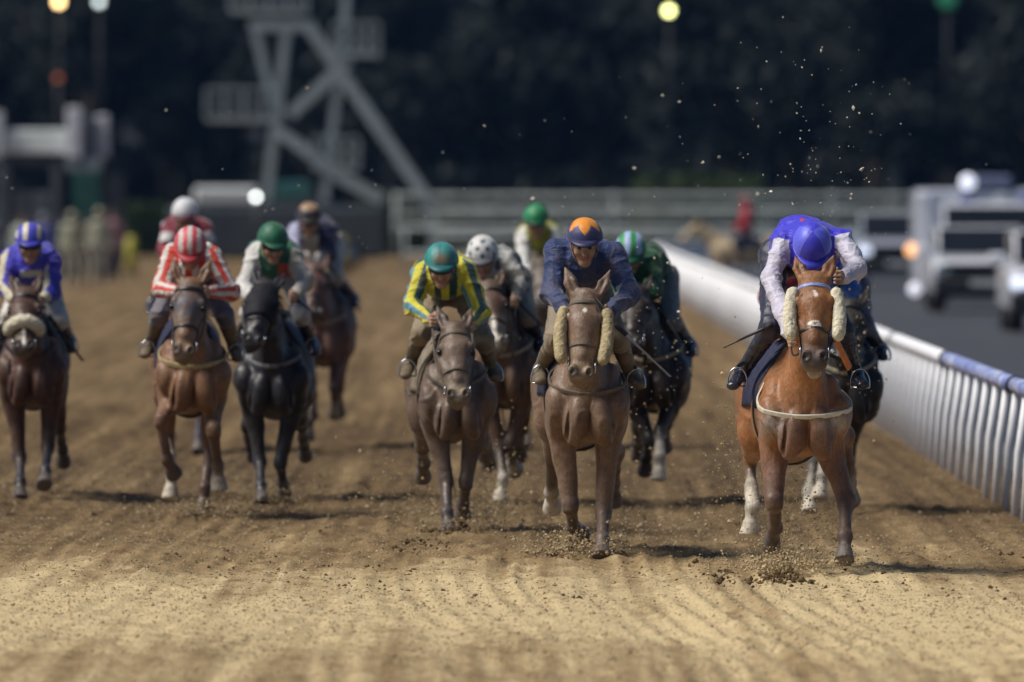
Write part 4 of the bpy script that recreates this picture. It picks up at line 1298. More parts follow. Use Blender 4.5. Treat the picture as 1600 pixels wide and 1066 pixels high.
# hedges at the foot of the trees
def leafy(name, n, fn, size, mat, seed, label=None, cat=None, kind=None, parent=None, group=None):
    rg = np.random.default_rng(seed)
    C_ = fn(rg, n); N_ = rg.normal(0, 1, (n, 3)); N_ /= np.linalg.norm(N_, axis=1, keepdims=True)
    T_ = np.cross(N_, rg.normal(0, 1, (n, 3))); T_ /= np.linalg.norm(T_, axis=1, keepdims=True); B_ = np.cross(N_, T_)
    s_ = size * rg.uniform(.6, 1.4, (n, 1))
    V = np.stack([C_ - T_ * s_, C_ + B_ * s_ * .45, C_ + T_ * s_, C_ - B_ * s_ * .45], 1).reshape(-1, 3)
    return np_mesh(name, V, np.arange(4 * n).reshape(-1, 4), False)
def leaf_mat(name, lo, hi):
    m, nt, b, N, Lk = mat_new(name)
    Lk.new(ramp_node(nt, noise_node(nt, .8, 4), [(.3, lo), (.7, hi)]), b.inputs['Base Color'])
    b.inputs['Roughness'].default_value = .7; b.inputs['Specular IOR Level'].default_value = .2
    return m
LEAF = leaf_mat('dark_leaves', (.010, .017, .015), (.020, .029, .023))
LEAF2 = leaf_mat('hedge_leaves', (.030, .052, .014), (.06, .09, .024))
BARK = plain('bark', (.09, .075, .06), .9, 0, .3, 3, .3)
tree_vars = []
for v in range(4):
    rg_ = np.random.default_rng(40 + v)
    hh = (8.5, 10, 7.5, 9.5)[v]
    lobes = [(rg_.normal(0, 1.5), rg_.normal(0, 1.5), hh * rg_.uniform(.45, .95), rg_.uniform(1.0, 1.9)) for _ in range(13)]
    def fn(rg, n, lobes=lobes):
        k = rg.integers(0, len(lobes), n); Lb = np.array(lobes)[k]
        d_ = rg.normal(0, 1, (n, 3)); d_ /= np.linalg.norm(d_, axis=1, keepdims=True)
        return Lb[:, :3] + d_ * (Lb[:, 3:4] * rg.uniform(.55, 1.05, (n, 1)))
    crown = leafy('crown', 4200, fn, .26, LEAF, 60 + v); crown.materials.append(LEAF)
    t = MB(); t.tube([(0, 0, -.3), (.1, 0, hh * .3), (-.1, .1, hh * .55)], [.30, .22, .12], 8)
    for L_ in lobes[:8]:
        t.tube([(0, 0, hh * .32), (L_[0] * .5, L_[1] * .5, hh * .32 + (L_[2] - hh * .32) * .5), L_[:3]], [.14, .09, .03], 6)
    tm = t.mesh('trunk', True); tm.materials.append(BARK)
    tree_vars.append((crown, tm))
tnames = ['broad dark tree in the row behind the far fences', 'tall dark tree in the row behind the far fences',
          'low round dark tree in the row behind the far fences', 'ragged dark tree in the row behind the far fences']
rg = np.random.default_rng(77)
for row, yb in enumerate((470, 492, 520)):
    for x in np.arange(-46, 50, 4.6):
        v = int(rg.integers(0, 4))
        if row == 0 and -13 < x < -5: continue
        o = empty('tree', (x + rg.uniform(-1.6, 1.6), yb + rg.uniform(-7, 7), 0), rg.uniform(0, 6.28), tnames[v], 'tree', 'dark trees behind the track')
        s_ = rg.uniform(.95, 1.25) * (1 + .12 * row); o.scale = (s_, s_, s_ * rg.uniform(.95, 1.15))
        cr = link_mesh('crown', tree_vars[v][0], o); link_mesh('trunk', tree_vars[v][1], o)
def fnw(rg, n): return np.stack([rg.uniform(-60, 60, n), 532 + rg.uniform(-6, 10, n), rg.uniform(0, 1, n) ** 1.3 * (4.6 + 1.2 * np.sin(rg.uniform(-60, 60, n) * .0))], 1)
ug = leafy('undergrowth', 26000, fnw, .55, LEAF, 15); ug.materials.append(LEAF)
tag(link_mesh('undergrowth', ug), kind='stuff')
# one clear-stemmed tree in front of the row at right
o = empty('tree', (wx(1395, 440), 440, 0), 0.4, 'umbrella shaped tree with a clear pale trunk in front of the dark row', 'tree')
MB().tube([(0, 0, -.2), (.05, 0, 2.0), (-.05, 0, 4.2)], [.34, .28, .22], 10).build('trunk', plain('pale_bark', (.22, .20, .18), .9, 0, .2, 3, .3), o, True)
def fnu(rg, n):
    a = rg.uniform(0, 6.283, n); r_ = 2.3 * np.sqrt(rg.random(n)); return np.stack([r_ * np.cos(a), r_ * np.sin(a), 4.4 + rg.normal(0, .45, n) + .9 * (1 - (r_ / 2.3) ** 2)], 1)
cm = leafy('crown', 4000, fnu, .22, LEAF, 5); cm.materials.append(LEAF); link_mesh('crown', cm, o)
for x, y, w_, h_, lab in ((wx(228, 400), 400, 2.1, 1.9, 'clipped green hedge between the starting gate and the parked van'),
                     (wx(610, 398), 398, 2.0, 2.3, 'dark green hedge at the foot of the tower'),
                     (wx(640, 425), 425, 3.6, 1.6, 'low green hedge right of the tower leg'),
                     (wx(1090, 430), 430, 5.0, 3.0, 'rounded bush in front of the trees beyond the middle of the fence')):
    def fnh(rg, n, w_=w_, h_=h_): return np.stack([rg.uniform(-w_ / 2, w_ / 2, n), rg.uniform(-.5, .5, n), rg.uniform(0, h_, n) * (1 - .15 * rg.random(n))], 1)
    e = empty('hedge', (x, y, 0), 0, lab, 'hedge')
    hm_ = leafy('foliage', 3000, fnh, .15, LEAF2, 9); hm_.materials.append(LEAF2); link_mesh('foliage', hm_, e)
    MB().box((0, 0, h_ * .42), (w_ * .9, .5, h_ * .8), bev=.1).build('stem_mass', BARK, e)

# ------------------------------------------------------------------ stair tower
TY = 345.0
STEELG = plain('grey_tower_steel', (.36, .42, .44), .55, .2, .2, 1.5, 0, .5, .2)
def tp(px, py): return Vector((wx(px, TY), 0, wz(py, TY)))
TX = wx(480, TY)
tower = empty('observation_tower', (TX, TY, 0), 0, 'grey steel stair tower with zigzag flights standing behind the track', 'tower')
def T_(p, dy=0.0): v = tp(*p); return Vector((v.x - TX, dy, v.z))
def tower_bar(name, a, b, w, dys=(0, 1.6), up=(0, 1, 0), dd=None):
    for dy in dys:
        MB().bar(T_(a, dy), T_(b, dy), w, w, up).build(name, STEELG, tower)
tower_bar('column', (448, 40), (402, 425), .24)
tower_bar('column', (398, 48), (425, 160), .22)
tower_bar('column', (532, 95), (492, 425), .22)
tower_bar('column', (545, -60), (532, 95), .22)
tower_bar('brace', (480, 38), (668, 312), .34)
tower_bar('beam', (390, 40), (492, 40), .28)
tower_bar('brace', (545, 95), (452, 180), .32)
tower_bar('brace', (428, 200), (520, 265), .32)
tower_bar('brace', (505, 262), (598, 312), .34)
tower_bar('brace', (668, 312), (690, 425), .30, (0,))
def landing(p0, p1, name='landing'):
    a, b = T_(p0), T_(p1)
    MB().box(((a.x + b.x) / 2, .8, a.z), (abs(b.x - a.x), 2.0, .16)).build(name, STEELG, tower)
    for z in (.45, .9):
        MB().bar(a + Vector((0, -.15, z)), Vector((b.x, -.15, a.z + z)), .08).build('handrail', STEELG, tower)
    for x in np.linspace(a.x, b.x, 5):
        MB().bar((x, -.15, a.z), (x, -.15, a.z + .9), .08).build('baluster', STEELG, tower)
landing((322, 186), (440, 186)); landing((360, 16), (480, 16)); landing((490, 262), (560, 262)); landing((520, 84), (592, 84))
for a, b in (((452, 180), (545, 95)), ((428, 200), (520, 265))):
    A_, B_ = T_(a, .8), T_(b, .8)
    for t in np.linspace(.05, .95, 12):
        q = A_.lerp(B_, t); MB().box(tuple(q + Vector((0, 0, .12))), (.26, 1.4, .05)).build('tread', STEELG, tower)

# ------------------------------------------------------------------ starting gate
GY_ = 300.0
gate = empty('starting_gate', (wx(60, GY_), GY_, 0), 0, 'green and white starting gate at the left edge far behind the field', 'starting gate')
GX_ = wx(60, GY_)
def gp(px, py, dy=0): return (wx(px, GY_) - GX_, dy, wz(py, GY_))
GREEN = plain('gate_green_paint', (.012, .075, .062), .5, 0, .3, 2)
GWHITE = plain('gate_white_padding', (.60, .62, .68), .6, 0, .15, 2)
GSTEEL = plain('gate_dark_steel', (.09, .10, .12), .5, .2, .3, 2)
def gbox(name, x0, x1, y0, y1, dep, mat, dy=0, bev=.03):
    a, b = gp(x0, y0), gp(x1, y1)
    return MB().box(((a[0] + b[0]) / 2, dy, (a[2] + b[2]) / 2), (abs(b[0] - a[0]), dep, abs(b[2] - a[2])), None, bev).build(name, mat, gate)
gbox('overhead_beam', 8, 104, 203, 240, .5, plain('gate_beam_white', (.80, .85, .84), .5, 0, .1, 2))
gbox('padding', 106, 128, 168, 246, .8, GWHITE, -.3)
gbox('padding', 130, 150, 182, 246, .8, plain('gate_grey_padding', (.16, .17, .22), .6), .1)
gbox('padding', 152, 169, 180, 246, .8, GWHITE, .4)
gbox('padding', -14, 6, 175, 246, .8, GWHITE, -.3)
gbox('header_panel', 106, 160, 247, 268, 1.2, plain('gate_panel_grey', (.2, .23, .26), .5))
gbox('door', 116, 158, 269, 330, .12, GREEN, -.7)
gbox('door', 118, 156, 334, 415, .12, GREEN, -.7)
gbox('stall_wall', 160, 192, 272, 415, .25, GSTEEL, .5)
gbox('stall_wall', 84, 92, 262, 425, 2.4, GSTEEL, .4)
gbox('stall_wall', -4, 12, 262, 425, 2.4, GSTEEL, .4)
gbox('door', 20, 48, 300, 420, .12, GSTEEL, -.6); gbox('door', 52, 80, 300, 420, .12, GSTEEL, -.6)
gbox('frame', -10, 112, 244, 260, .4, GSTEEL, .3)
for x in (0, 90, 112, 165):
    c_ = gp(x, 430)
    MB().tube([(c_[0], -.2, .36), (c_[0], .0, .36)], .36, 16).build('wheel', RUBBER, gate, True)

# ------------------------------------------------------------------ vehicles
VWHITE = plain('white_car_paint', (.74, .75, .80), .25, 0, .05, 1, 0, .5, .08, .6)
VGREY = plain('grey_car_paint', (.54, .57, .66), .3, .2, .06, 1, 0, .5, .1, .5)
GLASS = plain('dark_car_glass', (.012, .014, .018), .08, 0, .1, 1)
BLACKP = plain('black_plastic', (.014, .014, .016), .5)
CHROME = plain('chrome', (.5, .52, .56), .15, 1.0, .1, 3)
LAMPW = lamp_mat('white_headlamp', (.75, .82, 1.0), 1.1)
LAMPO = lamp_mat('amber_lamp', (1.0, .50, .22), 1.6)
LAMPB = lamp_mat('blue_lamp', (.10, .22, 1.0), 1.4)
def wheel(root, x, y, r, w, z=None):
    z = r if z is None else z
    t = MB().tube([(x - w / 2, y, z), (x - w / 2 + .03, y, z), (x + w / 2 - .03, y, z), (x + w / 2, y, z)], [r * .88, r, r, r * .88], 20).build('wheel', RUBBER, root, True)
    MB().tube([(x - w / 2 - .01, y, z), (x + w / 2 + .01, y, z)], r * .6, 14).build('rim', CHROME, t, True)
def suv(loc, label, cat, paint, W=2.0, Hh=1.9, Ln=5.0, name='parked_car', pickup=False, lampm=None):
    r = empty(name, loc, 0, label, cat)
    hw = W / 2
    hood = .55 * Hh + .12
    prof = [(0, .32), (-.02, .75), (.10, hood - .06), (.25, hood), (1.25, hood + .08), (Ln - .1, hood + .08), (Ln, .8), (Ln, .35)]
    MB().prism(prof, -hw, hw).build('body', paint, r, False, .06)
    cab = [(1.15, hood + .085), (1.85, Hh), (Ln - (1.9 if pickup else .5), Hh), (Ln - (1.6 if pickup else .15), hood + .085)]
    MB().prism(cab, -hw * .86, hw * .86).build('cabin', paint, r, False, .05)
    mb = MB(); v = [(-hw * .83, 1.19, hood + .10), (hw * .83, 1.19, hood + .10), (hw * .80, 1.82, Hh - .035), (-hw * .80, 1.82, Hh - .035)]
    v2 = [(a, b - .03, c + .012) for a, b, c in v]
    mb.add(v + v2, [(0, 1, 2, 3), (7, 6, 5, 4), (0, 4, 5, 1), (1, 5, 6, 2), (2, 6, 7, 3), (3, 7, 4, 0)]); mb.build('windscreen', GLASS, r)
    for s in (-1, 1):
        MB().box((s * hw * .865, 2.6, (hood + Hh) / 2 + .06), (.03, 1.6, (Hh - hood) * .55)).build('side_window', GLASS, r)
        hl = MB().box((s * hw * .80, -.05, hood - .22), (hw * .30, .12, .18), None, .03).build('headlight', lampm or LAMPW, r)
        MB().ball((s * hw * .80, -.03, .50), (.09, .05, .08)).build('fog_lamp', CHROME, r, True)
        m_ = MB().box((s * (hw + .14), 1.35, hood + .16), (.26, .14, .2), None, .04).build('wing_mirror', paint, r)
        wheel(r, s * (hw - .14), .95, .40, .26); wheel(r, s * (hw - .14), Ln - 1.0, .40, .26)
    g = MB().box((0, -.03, hood - .34), (hw * 1.62, .10, .52), None, .03).build('grille', BLACKP, r)
    for k in range(3): MB().box((0, -.09, hood - .36 + .1 * k), (hw * 1.1, .03, .02)).build('grille_bar', plain('dark_chrome', (.06, .06, .07), .3, .6), g)
    MB().box((0, -.08, .46), (W * .98, .20, .36), None, .05).build('bumper', BLACKP, r)
    MB().box((0, -.19, .56), (.52, .02, .12)).build('number_plate', plain('plate', (.6, .6, .58), .5), r)
    return r
D1 = 212.0
suv((wx(1537, D1), D1, 0.02), 'white four wheel drive with black grille driving behind the field at right', 'car', VWHITE, 1.90, 1.60, 5.0, lampm=CHROME)
D2 = 182.0
suv((wx(1672, D2), D2, 0.02), 'white car cut off by the right edge of the picture', 'car', VWHITE, 1.95, 1.62, 4.6)
D3 = 268.0
suv((wx(1402, D3), D3, 0.02), 'white pickup half hidden behind the ambulance and the leading jockey', 'car', VGREY, 1.9, 1.75, 4.8, pickup=True)
D4 = 232.0
amb = empty('ambulance', (wx(1546, D4), D4, 0.02), 0, 'tall white box ambulance with roof lamp behind the four wheel drive', 'ambulance')
MB().box((0, 2.6, 1.36), (2.9, 4.0, 1.90), None, .08).build('box_body', VGREY, amb)
MB().prism([(-.9, .45), (-.9, 1.15), (-.1, 1.30), (.58, 1.30), (.58, .45)], -1.05, 1.05).build('cab', VWHITE, amb, False, .06)
MB().prism([(-.1, 1.305), (.25, 2.0), (.58, 2.05), (.58, 1.305)], -.95, .95).build('cab_roof', VWHITE, amb, False, .04)
MB().bar((0, -.13, 1.36), (0, .22, 1.94), 1.8, .03, (0, -1, .5)).build('windscreen', GLASS, amb)
MB().box((-1.34, .54, 1.25), (.30, .14, 1.95), None, .03).build('corner_post', VWHITE, amb)
lb = MB().box((-.04, .75, 2.45), (1.05, .4, .28), None, .05).build('roof_light_bar', plain('lamp_bar_blue_grey', (.14, .16, .26), .3), amb)
MB().ball((-.42, .52, 2.45), (.16, .06, .16)).build('lens', lamp_mat('white_beacon', (.85, .88, 1.0), .9), lb, True)
for x, m_ in ((-.45, 'a'), (.28, 'b'), (.75, 'c')):
    MB().ball((x, .55, 2.08), (.15, .05, .15)).build('badge', plain('blue_badge', (.06, .08, .26), .4) if m_ != 'b' else plain('grey_badge', (.42, .45, .5), .4), amb, True)
for s in (-1, 1):
    wheel(amb, s * .95, .1, .40, .28); wheel(amb, s * 1.1, 3.6, .40, .3)
    MB().box((s * .84, -.93, .92), (.36, .1, .2), None, .03).build('headlight', LAMPW, amb)
MB().ball((-1.56, .52, 1.06), (.13, .06, .13)).build('marker_lamp', LAMPO, amb, True)
MB().ball((-1.50, .50, .26), (.13, .06, .13)).build('marker_lamp', lamp_mat('white_marker', (.9, .9, 1), .8), amb, True)
MB().box((-.92, -.95, 1.12), (.5, .06, .12)).build('blue_lamp', LAMPB, amb)
MB().ball((-.86, -.95, .50), (.30, .06, .14)).build('fog_lamp', lamp_mat('cool_lamp', (.55, .68, 1.0), .8), amb, True)
MB().ball((wx(1592, D2) - amb.location.x, D2 - D4 - .12, .98), (.09, .05, .09)) 
# parked van behind the field at left, seen past the maroon jockey
D5 = 330.0
van = empty('parked_van', (wx(430, D5), D5, 0), 0, 'dark van with a white roof parked behind the maroon jockey', 'van')
def vb(name, x0, x1, y0, y1, dep, mat, dy=0, bev=.06):
    a = (wx(x0, D5) - van.location.x, wz(y0, D5)); b_ = (wx(x1, D5) - van.location.x, wz(y1, D5))
    return MB().box(((a[0] + b_[0]) / 2, dy, (a[1] + b_[1]) / 2), (abs(b_[0] - a[0]), dep, abs(b_[1] - a[1])), None, bev).build(name, mat, van)
DARKP = plain('dark_van_paint', (.035, .045, .055), .35, 0, .1, 1, 0, .5, .1, .5)
vb('body', 262, 600, 322, 405, 2.0, DARKP, 0, .12)
vb('roof', 304, 404, 292, 320, 1.8, plain('white_van_roof', (.55, .57, .58), .35), 0, .1)
vb('windscreen', 432, 486, 284, 312, 1.6, plain('teal_glass', (.03, .12, .12), .1), 0)
vb('cab', 406, 520, 313, 321, 1.8, DARKP)
for px in (310, 545):
    wheel_x = wx(px, D5) - van.location.x
    t_ = MB().tube([(wheel_x, -1.08, .42), (wheel_x, -.8, .42)], .42, 18).build('wheel', RUBBER, van, True)
    MB().tube([(wheel_x, -1.10, .42), (wheel_x, -1.0, .42)], .24, 14).build('rim', CHROME, t_, True)
vb('headlight', 474, 484, 326, 338, .1, CHROME, -1.0)
for px, py, cc, lab in ((205, 372, (.42, .38, .04), 'yellow post left of the maroon jockey far behind'), (534, 372, (.30, .28, .04), 'yellow post right of the tan capped jockey far behind')):
    dd = 310.0
    e = empty('bollard', (wx(px, dd), dd, 0), 0, lab, 'bollard')
    MB().tube([(0, 0, -.05), (0, 0, 1.0), (0, 0, 1.06)], [.15, .15, .09], 12).build('shaft', plain('yellow_paint_%d' % px, cc, .5), e, True)
    MB().tube([(0, 0, -.05), (0, 0, .06)], .22, 12).build('foot', RUBBER, e, True)

# ------------------------------------------------------------------ distant lamps
def floodlamp(px, py, d, r, col, st, label, tilt=0.0):
    z = wz(py, d); e = empty('floodlight', (wx(px, d), d, 0), 0, label, 'lamp')
    MB().tube([(0, .3, 0), (0, .3, z)], [.05, .035], 8).build('mast', BLACKP, e, True)
    MB().tube([(0, .30, z), (0, .02, z)], [r * .7, r * 1.05], 16).build('housing', BLACKP, e, True)
    MB().ball((0, 0, z), (r, .02, r), 20, 10).build('lens', lamp_mat('lamp_%d' % px, col, st), e, True)
floodlamp(92, 3, 455, .16, (1.0, .66, .28), 9, 'warm yellow floodlight at the top left corner')
floodlamp(155, 3, 455, .14, (.75, .85, .85), 4, 'pale floodlight right of the warm one at top left')
floodlamp(1045, 17, 455, .15, (.90, .92, .36), 9, 'yellow green floodlight above the trees right of the centre')
floodlamp(400, 308, 300, .07, (.9, .95, .92), 9, 'small white lamp in front of the parked van')
floodlamp(1480, -2, 455, .4, (.06, .40, .20), .05, 'dim green lamp at the top right')
floodlamp(91, 122, 455, .12, (.5, .13, .05), .8, 'faint red lamp below the warm floodlight')

# ------------------------------------------------------------------ the field
def solid(c): return np.array(c, np.float32)[None]
def stripes(val, n, a, b):
    m = (np.floor(val * n).astype(int) % 2 == 0)[:, None]
    return np.where(m, np.array(a, np.float32), np.array(b, np.float32))

def gen_legs(chest, ground, v=0, socks=()):
    s = (ground - HORIZON) / CAM_H
    def m(x, z, sg): return (chest + x * s, ground - z * s, sg)
    V = [dict(FL=[(-.17, .42, -1), (-.15, .20, 1), (-.12, .12, 1)], FR=[(.16, .40, -1), (.14, .14, -1), (.14, .0, -1)],
              HL=[(-.22, .50, 1), (-.20, .20, 1), (-.19, .08, 1)], HR=[(.20, .52, 1), (.20, .30, 1), (.20, .18, 1)]),
         dict(FL=[(-.16, .40, -1), (-.15, .13, -1), (-.15, .0, -1)], FR=[(.17, .46, -1), (.15, .28, 1), (.13, .2, 1)],
              HL=[(-.20, .54, 1), (-.22, .34, 1), (-.22, .24, 1)], HR=[(.2, .5, 1), (.18, .18, -1), (.17, .05, -1)])][v]
    return {k: dict(j=[m(*q) for q in p], sock=2 if k in socks else 0) for k, p in V.items()}

def L(j, sock=0, hoof='hoof'): return dict(j=j, sock=sock, hoof=hoof)

BLUE = (.045, .035, .56); LAV = (.56, .53, .64)
def jk_leader(tg, t, U, V, q):
    if tg[:2] in ('up', 'fo'):
        c = np.repeat(solid(LAV), len(t), 0)
        if tg[:2] == 'up':                                   # blue seam braid and the blue cap of the shoulder
            c = np.where((t < .08)[:, None], solid(BLUE), c)
            c = np.where((np.abs(np.arctan2(V, U) - 2.9) < .10)[:, None], solid((.08, .08, .16)), c)
        return c
    c = np.repeat(solid(BLUE), len(t), 0)
    m = (np.abs(q[:, 0] + .035) < .03) & (np.abs(q[:, 1] - .14) < .06) & (q[:, 2] > .0)
    c = np.where(m[:, None], solid((.55, .02, .06)), c)      # small red emblem on the back
    m = (np.abs(q[:, 0] + .012) < .014) & (np.abs(q[:, 1] - .17) < .05) & (q[:, 2] > .0)
    return np.where(m[:, None], solid((.05, .35, .12)), c)
def cap_leader(az, th, x, f, u):
    tri = (np.abs(az) < .62) | (np.abs(az) > 2.4)
    c = np.where(tri[:, None], solid((.05, .045, .58)), solid((.11, .12, .72)))
    return np.where((np.abs(np.abs(az) - .62) < .03)[:, None], solid((.03, .03, .3)), c)

NAVY = (.018, .037, .125)
def jk_navy(tg, t, U, V, q):
    c = np.repeat(solid(NAVY), len(t), 0)
    if tg == 'foR':                                          # white lettered band on the inside of the forearm
        c = np.where(((np.abs(U + .045) < .02) & (t < .5))[:, None], solid((.6, .58, .56)), c)
    return c
def cap_navy(az, th, x, f, u):
    tri = np.abs(((az / (2 * np.pi) * 6 + .5) % 1.0) - .5) * 2          # 0 at a point, 1 between
    return np.where((th < 1.12 - .52 * tri)[:, None], solid((.80, .28, .02)), solid((.035, .042, .13)))

YEL = (.62, .56, .03); DGR = (.012, .06, .07); SKB = (.10, .27, .36)
def jk_yellow(tg, t, U, V, q):
    if tg[:2] in ('up', 'fo', 'yo'):
        a = (np.arctan2(V, U) / (2 * np.pi)) % 1.0
        k = np.floor(a * 8).astype(int) % 4
        c = np.where(((k == 1))[:, None], solid(DGR), solid(YEL))
        return np.where((k == 3)[:, None], solid(SKB), c)
    k = np.floor((q[:, 0] + .42) / .05).astype(int) % 2
    return np.where((k == 0)[:, None], solid(YEL), solid(DGR))
def cap_yellow(az, th, x, f, u):
    c = stripes(x + .5, 22, (.012, .19, .20), (.02, .27, .25))
    m = np.exp(-((az / .5) ** 2 + ((th - 1.05) / .35) ** 2))[:, None]
    return c * (1 - m * .9) + solid((.25, .17, .09)) * m * .9

RED = (.62, .045, .03); WHT = (.68, .65, .60)
def jk_red(tg, t, U, V, q):
    if tg[:2] in ('up', 'fo'):
        a = (np.arctan2(V, U) / (2 * np.pi)) % 1.0
        return stripes(a, 10, RED, WHT)
    return stripes(q[:, 0] + .5, 22, RED, WHT)
def cap_red(az, th, x, f, u):
    c = stripes(x + .5, 31, (.62, .08, .10), (.58, .52, .48))
    return np.where((th > 1.32)[:, None], solid((.5, .05, .06)), c)

GRN = (.004, .10, .055)
def jk_green(tg, t, U, V, q):
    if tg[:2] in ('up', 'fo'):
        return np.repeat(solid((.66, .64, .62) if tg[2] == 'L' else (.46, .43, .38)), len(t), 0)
    c = np.repeat(solid(GRN), len(t), 0)
    return np.where(((q[:, 0] > .03) & (q[:, 2] < -.07))[:, None], solid((.42, .05, .03)), c)
def cap_green(az, th, x, f, u): return stripes(az / (2 * np.pi) + .5, 16, (.004, .10, .05), (.006, .13, .065))

RBL = (.05, .045, .48); CRM = (.62, .56, .40)
def jk_rblue(tg, t, U, V, q):
    if tg[:2] in ('up', 'fo'):
        a = (np.arctan2(V, U) / (2 * np.pi)) % 1.0
        c = np.where(((a > .30) & (a < .46) | (a > .62) & (a < .78))[:, None], solid(CRM), solid(RBL))
        return np.where(((tg[:2] == 'fo') & (t > .7))[:, None], solid(CRM), c)
    return np.where(((np.abs(q[:, 0]) < .08) & (q[:, 2] < -.08) & (q[:, 2] > -.13))[:, None], solid(CRM), solid(RBL))
def cap_rblue(az, th, x, f, u):
    c = np.where(((np.abs(x + .03) < .02) | (np.abs(x - .07) < .014) | (x < -.088))[:, None], solid(CRM), solid((.06, .06, .5)))
    return np.where((th > 1.33)[:, None], solid((.05, .05, .42)), c)

def jk_camo(tg, t, U, V, q):
    n = vnoise(q[:, 0] * 13, q[:, 1] * 13, q[:, 2] * 13, 3)
    c = np.where((n > .05)[:, None], solid((.42, .41, .38)), solid((.07, .075, .07)))
    if tg[:2] in ('up', 'fo') and tg[2] == 'L': c = np.where((n > -.3)[:, None], solid((.5, .5, .48)), solid((.06, .06, .06)))
    return c
def cap_spot(az, th, x, f, u):
    c = np.repeat(solid((.66, .65, .64)), len(az), 0)
    for a, b in ((-.35, .85), (.35, .85), (0, 1.25), (-.85, 1.3), (.8, 1.3), (1.2, .8), (-1.25, .8), (0, .35), (1.7, 1.2), (-1.7, 1.2), (2.4, .8), (-2.4, .8)):
        dd = ((az - a) * np.sin(np.maximum(th, .3))) ** 2 + (th - b) ** 2
        c = np.where((dd < .018)[:, None], solid((.02, .10, .11)), c)
    return c

DKG = (.004, .075, .028)
def jk_dkgreen(tg, t, U, V, q):
    c = np.repeat(solid(DKG), len(t), 0)
    if tg[:2] == 'yo' or tg == 'collar':
        c = np.where((np.abs(U - .01) < .025)[:, None], solid((.28, .28, .03)), c)
    if tg[:2] == 'fo': c = np.where((t > .75)[:, None], solid((.01, .24, .09)), c)
    return c
def cap_gb(az, th, x, f, u):
    c = stripes(x + .503, 24, (.01, .28, .07), (.36, .45, .72))
    return np.where((th > 1.36)[:, None], solid((.01, .12, .04)), c)

def jk_lime(tg, t, U, V, q):
    if tg[:2] in ('up', 'fo'): return np.repeat(solid((.68, .67, .64)), len(t), 0)
    n = vnoise(q[:, 0] * 7, q[:, 1] * 7, q[:, 2] * 7, 3)
    return np.where((n > -.1)[:, None], solid((.27, .27, .03)), solid((.05, .09, .03)))
def cap_lime(az, th, x, f, u): return np.repeat(solid((.008, .24, .085)), len(az), 0)

def jk_maroon(tg, t, U, V, q):
    MAR = (.19, .018, .04)
    if tg[:2] == 'up': return np.where(((t > .35) & (t < .75))[:, None], solid((.62, .6, .6)), solid(MAR))
    if tg[:2] == 'yo': return np.where((np.abs(U) < .03)[:, None], solid((.5, .42, .45)), solid(MAR))
    return np.repeat(solid(MAR), len(t), 0)
def cap_white(az, th, x, f, u): return np.repeat(solid((.66, .66, .68)), len(az), 0)

def jk_dusk(tg, t, U, V, q):
    if tg[:2] in ('up',) and tg[2] == 'L': return np.where((t < .9)[:, None], solid((.42, .43, .6)), solid((.3, .02, .04)))
    c = np.repeat(solid((.022, .022, .075)), len(t), 0)
    return np.where(((np.abs(q[:, 0] - .0) < .07) & (q[:, 2] < -.02))[:, None] & (tg == 'torso'), solid((.62, .58, .46)), c)
def cap_tan(az, th, x, f, u): return np.where((th < .80)[:, None], solid((.34, .21, .12)), solid((.03, .025, .035)))

def jk_half(tg, t, U, V, q):
    if tg[:2] in ('up', 'fo'): return np.repeat(solid((.26, .015, .04) if tg[2] == 'L' else (.05, .14, .42)), len(t), 0)
    return np.repeat(solid((.05, .14, .42)), len(t), 0)
def cap_half(az, th, x, f, u): return np.repeat(solid((.05, .14, .42)), len(az), 0)

navy_cloth = plain('navy_saddle_cloth', (.02, .025, .06), .7, 0, .3, 20, .3, .3, .3)
tan_cloth = plain('muddy_saddle_cloth', (.22, .18, .13), .8, 0, .4, 20, .3, .2, .5)
blue_cloth = plain('blue_saddle_cloth', (.03, .10, .30), .7, 0, .3, 20, .3, .3, .3)
blue_band = plain('blue_white_browband', (.22, .28, .6), .5, 0, .5, 60)
blue_hood = plain('dusty_blue_hood', (.10, .11, .16), .8, 0, .35, 30, .3, .2, .5)
black_hood = plain('black_hood', (.012, .012, .018), .7, 0, .3, 30, .3, .2, .15)

